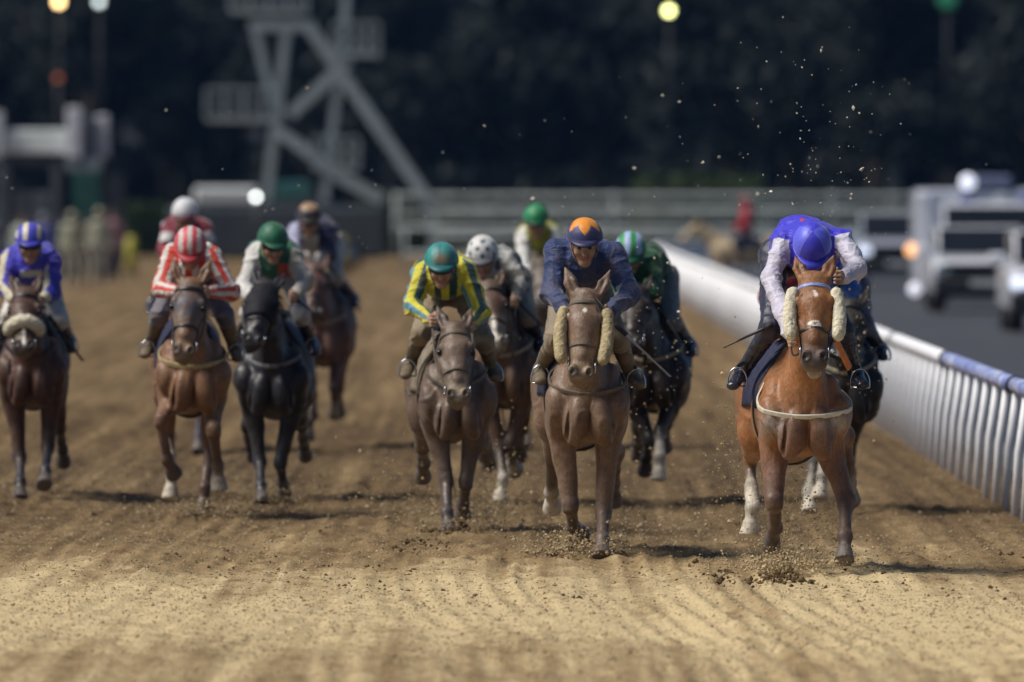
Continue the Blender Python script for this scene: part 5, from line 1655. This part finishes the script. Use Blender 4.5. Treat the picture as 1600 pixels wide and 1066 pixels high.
FIELD = [
 dict(key='lead', seed=1, h=.0085, ground=895, chest=1252, sternum=727, half=.272, yaw=-.10,
      label='bright bay racehorse with fluffy white cheekpieces in front beside the white rail',
      coat=(.29, .115, .036), forec=(.165, .082, .052), legc=(.085, .05, .038), points=1, muzc=(.05, .035, .03), lip=(.42, .33, .27), gape=.034, earl=.86,  # forec: dust plus shade put into the breast and forearm colour
      poll=(1268, 436), muzzle=(1266, 567), legw=1.07, ears=(.34, .2), mane=-1, tail=.14,
      white=((.19, -.004, .03, .012), (.23, .008, .035, .014), (.555, -.026, .028, .018), (.57, .026, .03, .018), (.53, .004, .014, .026), (.585, .0, .012, .02)),
      patch=((1205, 660, .07, .07, (.33, .27, .24)), (1308, 657, .07, .06, (.36, .31, .27))),
      cheek=FLEECE, browband=blue_band, strapm=STRAP_WHITE, strapw=.028, strapz=.30,
      legs=dict(FL=L([(1209, 784, -1), (1212, 826, 1), (1205, 856, 1)]),
                FR=L([(1321, 784, -1), (1318, 836, -1), (1316, 874, -1)], 0),
                HL=L([(1179, 728, 1), (1182, 802, -1), (1174, 862, -1)], 2, 'hoofw'),
                HR=L([(1331, 690, 1), (1337, 764, 1), (1342, 796, 1)], 1)),
      jk=dict(seed=21, label='jockey in glossy blue vest with grey sleeves, head bowed, on the leading bay',
              helm=(1267, 386), pitch=.95, hy=-.26, sh=((1226, 378), (1314, 376)), el=((1204, 434), (1339, 420)), hand=((1233, 530), (1309, 433)),
              hdy=(-.55, -.42), ely=(-.08, -.16), knee=((1206, 512), (1318, 516)), ank=((1163, 582), (1341, 588)), toe=((1146, 604), (1350, 603)),
              hump=.065, pelz=1.90, slw=.74, torsow=.168, jacket=jk_leader, cap=cap_leader, silk=SILK_CLEAN, capm=HELM_CLEAN, breech=(.016, .018, .045), breechm=BREECH_CLEAN, boot=BOOT,
              peakm=plain('blue_peak', (.06, .06, .55), .4))),
 dict(key='second', seed=2, h=.009, ground=868, chest=915, sternum=705, half=.262, yaw=-.07,
      label='dusty brown racehorse with long tan cheekpieces, second behind the leader', coat=(.185, .112, .072), legc=(.11, .075, .058), points=1, muzc=(.24, .17, .10), lip=(.2, .13, .08),
      poll=(915, 462), muzzle=(906, 590), ears=(.42, .1), mane=1, hair=(.05, .04, .03), hairn='brown_mane_hair', tail=.1,
      white=((.20, .0, .04, .013),), cheek=FLEECE_DUST, cheekt=(.18, .74), strapm=LEATHER_DUST, tackm=LEATHER_DUST, strapz=.36, legw=1.02,
      legs=dict(FL=L([(891, 790, -1), (896, 826, 1), (910, 838, 1)]), FR=L([(943, 800, -1), (941, 842, -1), (939, 869, -1)]),
                HL=L([(864, 716, 1), (863, 780, 1), (864, 808, 1)], 1, 'hoofw'), HR=L([(966, 716, 1), (963, 765, 1), (962, 797, 1)])),
      jk=dict(seed=22, label='jockey in plain navy silks with an orange star on the cap',
              helm=(913, 378), pitch=.30, hy=-.20, sh=((873, 396), (955, 400)), el=((862, 456), (982, 458)), hand=((888, 490), (950, 490)), hdy=(-.40, -.52),
              knee=((868, 530), (966, 530)), ank=((856, 580), (988, 588)), toe=((845, 597), (1000, 603)), any=(.40, .40), 
              jacket=jk_navy, cap=cap_navy, breech=(.24, .19, .13), boot=BOOT_MUD, peakm=plain('navy_peak', (.03, .03, .09), .5), gogz=.04, slw=.92, torsow=.175)),
 dict(key='third', seed=3, h=.0095, ground=832, chest=712, sternum=695, half=.25, yaw=-.09,
      label='dark dusty brown racehorse under the yellow and green jockey', coat=(.125, .08, .056), legc=(.07, .052, .045), points=1, muzc=(.2, .15, .1), lip=(.16, .12, .08),
      poll=(712, 512), muzzle=(717, 622), ears=(.30, .35), mane=-1, tail=.1, turn=-.06, strapm=LEATHER_DUST, tackm=LEATHER_DUST, strapz=.40, clothm=tan_cloth, clothedge=LEATHER_TAN,
      legs=dict(FL=L([(697, 752, -1), (699, 800, -1), (702, 833, -1)]), FR=L([(728, 754, -1), (723, 790, 1), (722, 808, 1)]),
                HL=L([(657, 705, 1), (658, 734, 1), (657, 757, 1)]), HR=L([(752, 690, 1), (756, 706, 1), (757, 722, 1)])),
      jk=dict(seed=23, label='jockey in yellow silks with green and blue stripes and a muddy teal cap',
              helm=(690, 414), pitch=.38, hy=-.18, sh=((662, 424), (728, 424)), el=((645, 478), (751, 490)), hand=((676, 500), (737, 508)), hdy=(-.36, -.30),
              knee=((657, 522), (757, 534)), ank=((640, 568), (769, 578)), toe=((633, 588), (775, 592)),
              jacket=jk_yellow, cap=cap_yellow, breech=(.25, .2, .13), boot=BOOT_MUD, peakm=plain('teal_peak', (.015, .13, .14), .5))),
 dict(key='red', seed=4, h=.0105, ground=806, chest=300, sternum=653, half=.262, yaw=-.06,
      label='chestnut racehorse with raised knee and white hooves under red and white stripes', coat=(.20, .095, .045), legc=(.13, .075, .05), points=1, muzc=(.16, .1, .06), lip=(.2, .14, .09),
      poll=(301, 442), muzzle=(292, 555), ears=(.38, .1), mane=1, hair=(.16, .075, .03), hairn='chestnut_mane_hair', tail=.05, facedust=(.085, .085, .105), strapm=plain('mustard_strap', (.40, .32, .16), .6, 0, .2, 20, .3, .3, .3), strapz=.36, strapw=.036,
      legs=dict(FL=L([(254, 655, -1), (262, 716, 1), (274, 742, 1)], 0), FR=L([(335, 672, -1), (341, 728, 1), (344, 766, 1)], 0, 'hoofw'),
                HL=L([(255, 684, 1), (262, 748, -1), (259, 787, -1)], 2, 'hoofw'), HR=L([(321, 706, 1), (315, 768, -1), (312, 808, -1)])),
      jk=dict(seed=24, label='jockey in red and white striped silks and matching striped cap',
              helm=(299, 387), pitch=.75, hy=-.24, sh=((270, 400), (331, 402)), el=((252, 452), (360, 455)), hand=((282, 456), (324, 456)), hdy=(-.40, -.40),
              knee=((249, 492), (350, 494)), ank=((232, 540), (364, 545)), toe=((224, 556), (370, 562)), jacket=jk_red, cap=cap_red, breech=(.12, .12, .16), boot=BOOT_MUD, hump=.05,
              peakm=plain('red_peak', (.45, .05, .06), .5))),
 dict(key='black', seed=5, h=.0105, ground=782, chest=426, sternum=656, half=.27, yaw=.03, dark=1,
      label='black racehorse in a black hood turning its head aside', coat=(.014, .014, .020), legc=(.022, .022, .03), points=1, muzc=(.03, .028, .03), lip=(.04, .035, .035),
      poll=(420, 446), muzzle=(398, 536), ears=(.30, .4), mane=1, turn=-.28, hood=black_hood, strapm=plain('grey_strap', (.16, .16, .17), .6), strapz=.40,
      legs=dict(FL=L([(406, 722, -1), (409, 758, -1), (411, 785, -1)]), FR=L([(438, 724, -1), (441, 758, 1), (443, 777, 1)]),
                HL=L([(378, 672, 1), (384, 706, 1), (388, 722, 1)]), HR=L([(466, 672, 1), (469, 704, 1), (470, 722, 1)])),
      jk=dict(seed=25, label='jockey in dark green vest with white sleeves and dark green cap on the black horse',
              helm=(427, 379), pitch=.40, yaw=.22, hy=-.18, sh=((402, 394), (456, 400)), el=((381, 450), (476, 440)), hand=((399, 470), (461, 464)), hdy=(-.34, -.36),
              knee=((388, 492), (470, 492)), ank=((376, 532), (484, 536)), toe=((370, 548), (490, 552)), jacket=jk_green, cap=cap_green, breech=(.5, .48, .46), boot=BOOT,
              peakm=plain('green_peak', (.004, .07, .035), .5))),
 dict(key='left', seed=6, h=.0105, ground=778, chest=50, sternum=642, half=.262, yaw=-.02,
      label='dark bay racehorse with a fat cream noseband at the left edge', coat=(.07, .027, .018), legc=(.016, .015, .024), points=1, muzc=(.05, .03, .025), lip=(.3, .25, .2),
      poll=(45, 456), muzzle=(46, 545), ears=(.30, .4), mane=-1, shadowroll=1, strapm=LEATHER, strapz=.42, white=((.78, 0, .16, .014),),
      legs=dict(FL=L([(31, 716, -1), (34, 752, -1), (35, 780, -1)]), FR=L([(75, 700, -1), (73, 734, -1), (72, 757, -1)]),
                HL=L([(12, 668, 1), (13, 702, 1), (14, 722, 1)]), HR=L([(84, 674, 1), (85, 710, 1), (85, 732, 1)])),
      jk=dict(seed=26, label='jockey in royal blue silks with cream sleeve stripes at the left edge',
              helm=(49, 379), pitch=.30, hy=-.2, sh=((18, 402), (80, 408)), el=((8, 450), (84, 456)), hand=((28, 470), (66, 470)), hdy=(-.36, -.36),
              knee=((14, 494), (92, 500)), ank=((-2, 540), (105, 532)), toe=((-8, 556), (110, 548)), jacket=jk_rblue, cap=cap_rblue, breech=(.62, .6, .56), boot=BOOT,
              peakm=plain('royal_peak', (.04, .04, .35), .5))),
 dict(key='spot', seed=7, h=.0115, ground=790, chest=788, sternum=640, half=.25, yaw=.03,
      label='brown racehorse with a pale muzzle close behind the yellow jockey', coat=(.11, .058, .035), legc=(.06, .045, .036), points=1, muzc=(.3, .25, .18),
      poll=(765, 446), muzzle=(776, 540), ears=(.30, .4), mane=1, strapz=.40, white=((.75, .0, .2, .02),),
      legs=dict(FL=L([(781, 700, -1), (786, 748, -1), (780, 788, -1)], 1, 'hoofw'), FR=L([(799, 694, -1), (800, 724, 1), (806, 738, 1)], 1),
                HL=L([(760, 680, 1), (764, 716, 1), (764, 738, 1)]), HR=L([(814, 676, 1), (812, 704, 1), (812, 722, 1)])),
      jk=dict(seed=27, label='jockey in mottled grey silks with a white spotted cap',
              helm=(754, 400), pitch=.5, hy=-.2, sh=((738, 412), (792, 412)), el=((730, 450), (812, 442)), hand=((748, 470), (806, 472)), hdy=(-.32, -.34),
              knee=((748, 492), (824, 494)), ank=((744, 534), (834, 532)), toe=((741, 548), (838, 546)), jacket=jk_camo, cap=cap_spot, breech=(.3, .28, .25), boot=BOOT,
              peakm=plain('grey_peak', (.12, .12, .13), .5))),
 dict(key='gb', seed=8, h=.0115, ground=785, chest=1020, sternum=646, half=.27, yaw=.04, dark=1,
      label='nearly black racehorse with one white foreleg sock behind the navy jockey', coat=(.022, .013, .011), legc=(.014, .012, .014), points=1, muzc=(.03, .025, .02),
      poll=(992, 452), muzzle=(984, 540), ears=(.30, .4), mane=1, strapz=.40, clothm=blue_cloth,
      legs=dict(FL=L([(1014, 688, -1), (1010, 716, 1), (1008, 738, 1)]), FR=L([(1031, 674, -1), (1029, 712, -1), (1027, 764, -1)], 2, 'hoofw'),
                HL=L([(1000, 676, 1), (1000, 700, 1), (1001, 722, 1)]), HR=L([(1046, 668, 1), (1044, 690, 1), (1044, 708, 1)])),
      jk=dict(seed=28, label='jockey in dark green silks with a green and pale blue striped cap',
              helm=(985, 394), pitch=.62, hy=-.22, sh=((968, 410), (1016, 410)), el=((958, 448), (1024, 452)), hand=((976, 462), (1012, 448)), hdy=(-.34, -.34),
              knee=((986, 498), (1050, 500)), ank=((980, 536), (1058, 540)), toe=((977, 550), (1062, 554)), jacket=jk_dkgreen, cap=cap_gb, breech=(.2, .2, .2), boot=BOOT, glove='glove', glovec=(.01, .3, .12),
              peakm=plain('green_peak', (.004, .07, .035), .5))),
 dict(key='lime', seed=9, h=.014, ground=700, chest=848, sternum=585, half=.26, yaw=.02,
      label='grey brown racehorse far back between the mottled grey and navy jockeys', coat=(.115, .085, .066), muzc=(.1, .08, .07), points=1, legc=(.05, .04, .035),
      poll=(850, 408), muzzle=(848, 476), mane=1, strapz=.4, legs=gen_legs(848, 700, 1),
      jk=dict(seed=29, label='jockey in lime body and long white sleeves with bright green cap',
              helm=(838, 345), pitch=.35, hy=-.2, sh=((819, 366), (864, 366)), el=((816, 402), (874, 402)), hand=((828, 432), (862, 428)), hdy=(-.30, -.30),
              knee=((822, 448), (878, 448)), ank=((818, 480), (884, 480)), toe=((815, 492), (887, 492)), jacket=jk_lime, cap=cap_lime, breech=(.5, .48, .45), boot=BOOT,
              peakm=plain('green_peak', (.004, .07, .035), .5))),
 dict(key='maroon', seed=10, h=.014, ground=706, chest=286, sternum=596, half=.27, yaw=-.04,
      label='grey roan racehorse mostly hidden behind the red striped jockey', coat=(.14, .12, .125), muzc=(.06, .05, .05), points=1, legc=(.05, .035, .06),
      poll=(284, 420), muzzle=(286, 490), mane=1, strapz=.4, legs=gen_legs(286, 706, 0),
      jk=dict(seed=30, label='jockey in maroon and white silks with plain white cap',
              helm=(290, 336), pitch=.4, hy=-.2, sh=((265, 358), (318, 358)), el=((256, 392), (328, 392)), hand=((276, 408), (304, 408)), hdy=(-.34, -.34),
              knee=((262, 440), (318, 440)), ank=((256, 474), (324, 474)), toe=((253, 486), (327, 486)), jacket=jk_maroon, cap=cap_white, breech=(.6, .6, .6), boot=BOOT,
              peakm=plain('maroon_peak', (.1, .02, .03), .5))),
 dict(key='dusk', seed=11, h=.014, ground=700, chest=504, sternum=574, half=.27, yaw=.02,
      label='red roan racehorse trailing behind and right of the black horse', coat=(.13, .062, .05), muzc=(.06, .04, .04), points=1, legc=(.05, .03, .028),
      poll=(494, 418), muzzle=(488, 492), mane=1, turn=-.15, strapz=.4,
      legs=dict(FL=L([(488, 620, -1), (484, 658, -1), (482, 690, -1)]), FR=L([(522, 604, -1), (523, 632, 1), (521, 650, 1)], 1),
                HL=L([(482, 616, 1), (484, 640, 1), (484, 656, 1)]), HR=L([(526, 612, 1), (526, 636, 1), (526, 652, 1)])),
      jk=dict(seed=31, label='jockey in dark navy silks with tan cap and cream bib',
              helm=(484, 343), pitch=.3, hy=-.2, sh=((462, 360), (509, 360)), el=((460, 394), (514, 396)), hand=((477, 404), (500, 404)), hdy=(-.34, -.34),
              knee=((474, 432), (524, 432)), ank=((468, 466), (530, 466)), toe=((465, 478), (533, 478)), jacket=jk_dusk, cap=cap_tan, breech=(.55, .53, .5), boot=BOOT, glove='glove', glovec=(.6, .58, .52),
              peakm=plain('dark_peak', (.03, .025, .02), .5))),
 dict(key='shade', seed=12, h=.0125, ground=800, chest=1322, sternum=668, half=.26, yaw=.02, dark=1,
      label='black racehorse with white socks hidden behind the leader along the rail', coat=(.017, .014, .011), legc=(.02, .018, .016), points=1, muzc=(.02, .018, .016),
      poll=(1326, 474), muzzle=(1310, 560), mane=1, strapz=.4, tail=.05,
      legs=dict(FL=L([(1272, 726, -1), (1262, 768, -1), (1262, 800, -1)], 2, 'hoofw'), FR=L([(1290, 700, -1), (1284, 742, -1), (1279, 778, -1)], 2, 'hoofw'),
                HL=L([(1300, 690, 1), (1300, 722, 1), (1300, 744, 1)]), HR=L([(1340, 690, 1), (1338, 728, 1), (1337, 752, 1)])),
      jk=dict(seed=32, label='jockey with maroon and blue sleeves hidden behind the leading jockey',
              helm=(1292, 402), pitch=.7, hy=-.2, sh=((1262, 420), (1318, 424)), el=((1198, 462), (1330, 452)), hand=((1262, 478), (1318, 474)), hdy=(-.32, -.32),
              knee=((1284, 506), (1350, 506)), ank=((1280, 546), (1356, 546)), toe=((1278, 560), (1358, 560)), jacket=jk_half, cap=cap_half, breech=(.1, .1, .14), boot=BOOT,
              peakm=plain('royal_peak', (.04, .04, .35), .5))),
]
_only = globals().get('ONLY')
HJ = {}
for c in FIELD:
    if _only and c['key'] not in _only: continue
    H = make_horse(c)
    J = make_jockey(H, c['jk'])
    HJ[c['key']] = (H, J)

if 'lead' in HJ:                                   # orange rubber grip of the loose rein
    H, J = HJ['lead']
    pts = np.array([(H['P'](px, py)[0], y, H['P'](px, py)[1]) for px, py, y in ((1301, 528, -.62), (1308, 540, -.52), (1316, 556, -.42), (1325, 574, -.34))])
    strap_obj('rein_grip', [sweep(pts, np.tile(np.array((.35, -.9, .2)), (4, 1)), .042, .012)], plain('orange_rubber', (.55, .17, .04), .55, 0, .2, 20, .2), H['root'])

def whip_px(key, a, b, ya, yb, label, r=.009, mat=None):
    if key not in HJ: return
    H, J = HJ[key]
    def q(p, y): x, z = H['P'](*p); return (x, y, z)
    whip(J, [q(a, ya), q(b, yb)], label, r, mat)
whip_px('lead', (1206, 508), (1152, 534), .05, .12, 'black whip sticking out beside the knee of the blue vested jockey', .011)
whip_px('second', (962, 508), (1032, 574), -.30, -.15, 'pale whip pointing down from the hand of the navy jockey', .010, plain('pale_whip', (.35, .37, .42), .4))
whip_px('left', (78, 494), (120, 553), -.20, .10, 'black whip held low by the royal blue jockey at the left edge', .012)
whip_px('gb', (1034, 488), (1066, 538), -.1, .2, 'grey whip hanging against the blue saddle cloth of the nearly black horse', .011, plain('grey_whip', (.3, .31, .33), .5))
whip_px('spot', (806, 468), (838, 500), -.36, -.2, 'short black whip in the hand of the mottled grey jockey', .013)
whip_px('black', (462, 466), (494, 490), -.36, -.3, 'dark looped whip in the right hand of the dark green jockey', .010)
whip_px('dusk', (512, 410), (556, 478), -.2, .2, 'thin dark whip trailing right of the tan capped jockey', .010)

# ------------------------------------------------------------------ people far back
def far_person(px, foot_d, hgt, jacket, trousers, label, sk=(.35, .2, .14), capc=None, lean=0.0):
    x = wx(px, foot_d)
    r = empty('person', (x, foot_d, 0), 0, label, 'person', 'handlers standing by the starting gate')
    k = hgt / 1.78
    def p(a, b, c_): return (a * k, b * k, c_ * k)
    pr = [ell(p(0, -.01, 1.67), (.078 * k, .095 * k, .115 * k), .02), econe(p(0, 0, 1.50), p(0, 0, 1.6), .055, .05, .03),
          econe(p(0, 0, 1.0), p(0, 0, 1.40), (.15, .10), (.17, .11), .05), econe(p(0, -.09, 1.66), p(0, -.105, 1.63), .012, .016, .01)]
    for s in (-1, 1):
        pr += [econe(p(0, 0, 1.40), p(s * .19, 0, 1.40), .08, .06, .04), econe(p(s * .20, 0, 1.40), p(s * .25, .02, 1.10), .05, .04, .03),
               econe(p(s * .25, .02, 1.10), p(s * .22, -.10, .86), .04, .028, .02), ell(p(s * .215, -.12, .80), (.022, .035, .06), .02),
               econe(p(s * .09, 0, .95), p(s * .11, -.02, .50), .085, .055, .04), econe(p(s * .11, -.02, .50), p(s * .12, .02, .08), .055, .038, .02),
               econe(p(s * .12, .04, .05), p(s * .13, -.14, .035), (.042, .045), (.038, .03), .02)]
    V, F = sdf_mesh(pr, .022)
    link_mesh('body', np_mesh('body', V, F, True, np.repeat(np.array(sk)[None], len(V), 0)), r, SKIN)
    pr = [econe(p(0, 0, .92), p(0, 0, 1.42), (.185, .13), (.20, .135), .05)]
    for s in (-1, 1): pr += [econe(p(s * .19, 0, 1.42), p(s * .25, .02, 1.10), .075, .06, .04), econe(p(s * .25, .02, 1.10), p(s * .225, -.09, .90), .06, .045, .03)]
    V, F = sdf_mesh(pr, .022)
    link_mesh('jacket', np_mesh('jacket', V, F, True, np.repeat(np.array(jacket)[None], len(V), 0)), r, SILK)
    pr = []
    for s in (-1, 1): pr += [econe(p(s * .09, 0, .98), p(s * .11, -.02, .50), .11, .075, .04), econe(p(s * .11, -.02, .50), p(s * .12, .02, .10), .075, .06, .02)]
    V, F = sdf_mesh(pr, .022)
    link_mesh('trousers', np_mesh('trousers', V, F, True, np.repeat(np.array(trousers)[None], len(V), 0)), r, BREECH)
    pr = [ell(p(0, .0, 1.72), (.092 * k, .11 * k, .085 * k), .02)]
    if capc: pr.append(econe(p(-.05, -.11, 1.70), p(.05, -.11, 1.70), (.02, .05), (.02, .05), .02))
    V, F = sdf_mesh(pr, .018)
    link_mesh('cap' if capc else 'hair', np_mesh('cap', V, F, True, np.repeat(np.array(capc or (.03, .02, .015))[None], len(V), 0)), r, SILK)
far_person(35, 270, 1.72, (.40, .46, .40), (.05, .06, .07), 'person in a pale green top standing at the left end of the gate')
far_person(68, 268, 1.74, (.10, .12, .40), (.03, .03, .06), 'person in a blue jacket standing right of the pale green top', capc=(.2, .25, .3))
far_person(112, 266, 1.80, (.34, .34, .24), (.42, .40, .32), 'person in khaki standing under the green gate door', capc=(.4, .4, .3))
far_person(128, 274, 1.65, (.22, .18, .08), (.3, .28, .22), 'person in an ochre top half behind the khaki one')
far_person(155, 272, 1.86, (.36, .35, .26), (.34, .33, .28), 'tall person in a light khaki jacket by the end stall', capc=(.4, .38, .25))
far_person(177, 276, 1.84, (.30, .16, .18), (.05, .05, .07), 'person in a dusty pink top with dark trousers at the right end of the gate')

# ------------------------------------------------------------------ outrider beyond the rail
def outrider():
    d = 246.0; x = wx(1160, d)
    root = empty('racehorse', (x, d, 0), 0, 'pale dun pony standing side on under the red jacketed outrider', 'horse')
    B = lambda a, z: (a, 0, z)
    pr = [ell((.1, 0, 1.12), (.75, .30, .34), .08), ell((.72, 0, 1.18), (.36, .29, .33), .08), ell((-.5, 0, 1.10), (.30, .26, .33), .08),
          econe((-.55, 0, 1.25), (-1.12, 0, 1.72), (.12, .24), (.08, .13), .08, u=(0, 1, 0)), econe((-1.12, 0, 1.72), (-1.52, 0, 1.38), (.09, .11), (.06, .065), .05, u=(0, 1, 0)),
          econe((-1.08, -.06, 1.78), (-1.05, -.09, 1.95), .03, .008, .02), econe((-1.08, .06, 1.78), (-1.05, .09, 1.95), .03, .008, .02)]
    for a, s, k in ((-.52, -.15, 0), (-.45, .15, .08), (.78, -.15, .05), (.86, .15, -.06)):
        if a < 0: pr += [econe((a, s, .95), (a + k, s, .50), .095, .052, .05), econe((a + k, s, .50), (a + k, s, .12), .042, .04, .02)]
        else: pr += [econe((a, s, .98), (a + .10 + k, s, .55), .12, .055, .05), econe((a + .10 + k, s, .55), (a + k, s, .12), .045, .04, .02)]
        pr.append(econe((a + k, s, .12), (a + k - .04, s, .0), .045, .062, .02, tag='hoof', rw=.015))
    V, F = sdf_mesh(pr, .022)
    root.scale = (.88, .88, .88)
    tg, W, arg, pos = prim_weights(pr, V, .02)
    pal = dict(coat=(.48, .36, .22), hoof=(.08, .07, .06))
    Cc = sum(W[:, i:i + 1] * np.array(pal[t])[None] for i, t in enumerate(tg))
    link_mesh('body', np_mesh('body', V, F, True, Cc), root, COAT)
    hm = MATS.get('black_mane_hair') or plain('black_mane_hair', (.012, .010, .010), .5)
    rg = np.random.default_rng(4)
    locks = [([np.array((1.04 + .12 * u, rg.normal(0, .04), 1.3 - .9 * u)) + rg.normal(0, .01, 3) for u in np.linspace(0, 1, 5)], .025, .006) for _ in range(20)]
    link_mesh('tail', hair_mesh('tail', locks), root, hm)
    MB().box((.12, 0, 1.44), (.55, .46, .08), None, .03).build('saddle', LEATHER, root)
    MB().box((.12, 0, 1.30), (.75, .62, .26), None, .05).build('saddle_cloth', navy_cloth, root)
    r = empty('person', (x + .09, d, 1.285), 0, 'outrider in a red jacket sitting on the pale pony beyond the rail', 'rider')
    r.scale = (.88, .88, .88)
    pr = [ell((-.04, 0, .86), (.095, .078, .115), .02), econe((0, 0, .66), (-.02, 0, .80), .055, .05, .03), econe((.02, 0, .1), (0, 0, .6), (.10, .15), (.11, .16), .05)]
    for s in (-1, 1):
        pr += [econe((0, s * .2, .58), (-.08, s * .25, .30), .05, .042, .03), econe((-.08, s * .25, .30), (-.34, s * .12, .22), .042, .028, .02), ell((-.38, s * .11, .22), (.045, .03, .03), .02),
               econe((.02, s * .12, .06), (-.30, s * .34, -.08), .085, .06, .04), econe((-.30, s * .34, -.08), (-.20, s * .36, -.52), .055, .04, .02), econe((-.18, s * .36, -.54), (-.36, s * .37, -.56), .04, .03, .02)]
    V, F = sdf_mesh(pr, .02); link_mesh('body', np_mesh('body', V, F, True, np.repeat(solid((.3, .18, .12)), len(V), 0)), r, SKIN)
    pr = [econe((.02, 0, .04), (0, 0, .62), (.14, .19), (.15, .21), .05)]
    for s in (-1, 1): pr += [econe((0, s * .2, .60), (-.08, s * .26, .30), .085, .07, .04), econe((-.08, s * .26, .30), (-.30, s * .13, .23), .068, .05, .03)]
    V, F = sdf_mesh(pr, .02); link_mesh('jacket', np_mesh('jacket', V, F, True, np.repeat(solid((.42, .02, .035)), len(V), 0)), r, SILK_CLEAN)
    pr = [ell((-.03, 0, .92), (.125, .11, .085), .02), econe((-.14, -.05, .90), (-.14, .05, .90), (.03, .015), (.03, .015), .02)]
    V, F = sdf_mesh(pr, .018); link_mesh('helmet', np_mesh('helmet', V, F, True, np.repeat(solid((.36, .02, .03)), len(V), 0)), r, HELM_CLEAN)
    pr = []
    for s in (-1, 1): pr += [econe((.02, s * .12, .06), (-.30, s * .34, -.08), .11, .08, .04), econe((-.30, s * .34, -.08), (-.22, s * .36, -.42), .07, .055, .02)]
    V, F = sdf_mesh(pr, .02); link_mesh('trousers', np_mesh('trousers', V, F, True, np.repeat(solid((.03, .035, .07)), len(V), 0)), r, BREECH)
outrider()

# ------------------------------------------------------------------ dirt in the air
rg = np.random.default_rng(99)
P_, R_ = [], []
def spray(px, py, d, sx, sy, n, size, up=1.0):
    """clods thrown up round a hoof: centre in photograph pixels at depth d, spread in metres"""
    c_ = np.array((wx(px, d), d, wz(py, d)))
    q = rg.normal(0, 1, (n, 3)) * np.array((sx, .35, sy)) + c_
    q[:, 2] = np.abs(q[:, 2] - .02) + .02
    P_.append(q); R_.append(np.clip(rg.lognormal(math.log(size), (.5 if size < .004 else .4), n), .0012, .013))
spray(1238, 810, 69.2, .16, .20, 520, .0045); spray(1140, 690, 69.5, .08, .30, 170, .0042); spray(1225, 880, 67.9, .20, .06, 420, .006); spray(1222, 903, 67.2, .10, .03, 260, .011)
spray(1215, 905, 67.3, .07, .035, 420, .009)
spray(905, 852, 71.0, .20, .06, 300, .007); spray(880, 858, 70.8, .10, .05, 260, .009); spray(1000, 700, 78.0, .35, .35, 160, .006)
spray(770, 800, 79.0, .30, .22, 420, .006); spray(712, 838, 76.0, .22, .06, 200, .008); spray(735, 640, 77.0, .25, .30, 140, .004)
spray(640, 760, 78.0, .3, .2, 90, .006); spray(320, 800, 79.5, .25, .06, 160, .008); spray(440, 780, 84.0, .28, .06, 160, .008); spray(60, 770, 84.5, .3, .06, 90, .008)
spray(1340, 560, 76.0, .12, .35, 110, .0042); spray(1000, 560, 76.0, .22, .3, 90, .0042); spray(1050, 830, 75.0, .6, .08, 220, .007)
for a_ in ((1238, 840, 69.0, .20, .22, 2600, .0020), (1210, 890, 67.6, .22, .06, 1800, .0020), (1150, 700, 69.4, .09, .30, 500, .0018), (905, 855, 70.9, .22, .07, 2400, .0021),
           (775, 800, 79.2, .30, .18, 2200, .0026), (712, 840, 75.8, .24, .05, 1400, .0022), (1310, 880, 67.6, .16, .05, 900, .002), (320, 805, 79.4, .28, .06, 1200, .0026), (640, 780, 78.5, .25, .12, 700, .0026), (440, 785, 83.6, .3, .06, 1000, .0026)):
    spray(*a_)
clod_cloud('flying_dirt', np.concatenate(P_), np.concatenate(R_), CLOD, 12, 1.0)
P_, R_ = [], []
spray(1300, 190, 69.0, .26, .30, 66, .0048); spray(1290, 285, 69.0, .20, .10, 30, .0042); spray(1200, 170, 72.0, .5, .4, 22, .0045)
spray(900, 240, 78.0, 1.5, .35, 34, .0055); spray(860, 300, 80.0, 2.0, .3, 40, .006); spray(980, 480, 74.0, .3, .35, 60, .0042)
clod_cloud('airborne_sand', np.concatenate(P_), np.concatenate(R_), clod_mat('pale_grit', (.5, .44, .34), (.75, .7, .6)), 13, 1.0)

# ------------------------------------------------------------------ the dusty night air
hz = MB().box((0, 280, 24), (330, 620, 52)).build('haze', None)
hz.data.materials.clear()
m = bpy.data.materials.new('haze_air'); m.use_nodes = True
nt = m.node_tree; nt.nodes.remove(nt.nodes['Principled BSDF'])
pv = nt.nodes.new('ShaderNodeVolumePrincipled'); pv.inputs['Color'].default_value = (.22, .44, 1.0, 1); pv.inputs['Density'].default_value = 5.5e-5; pv.inputs['Anisotropy'].default_value = 0.0
nt.links.new(pv.outputs[0], nt.nodes['Material Output'].inputs['Volume'])
hz.data.materials.append(m)
tag(hz, kind='stuff')
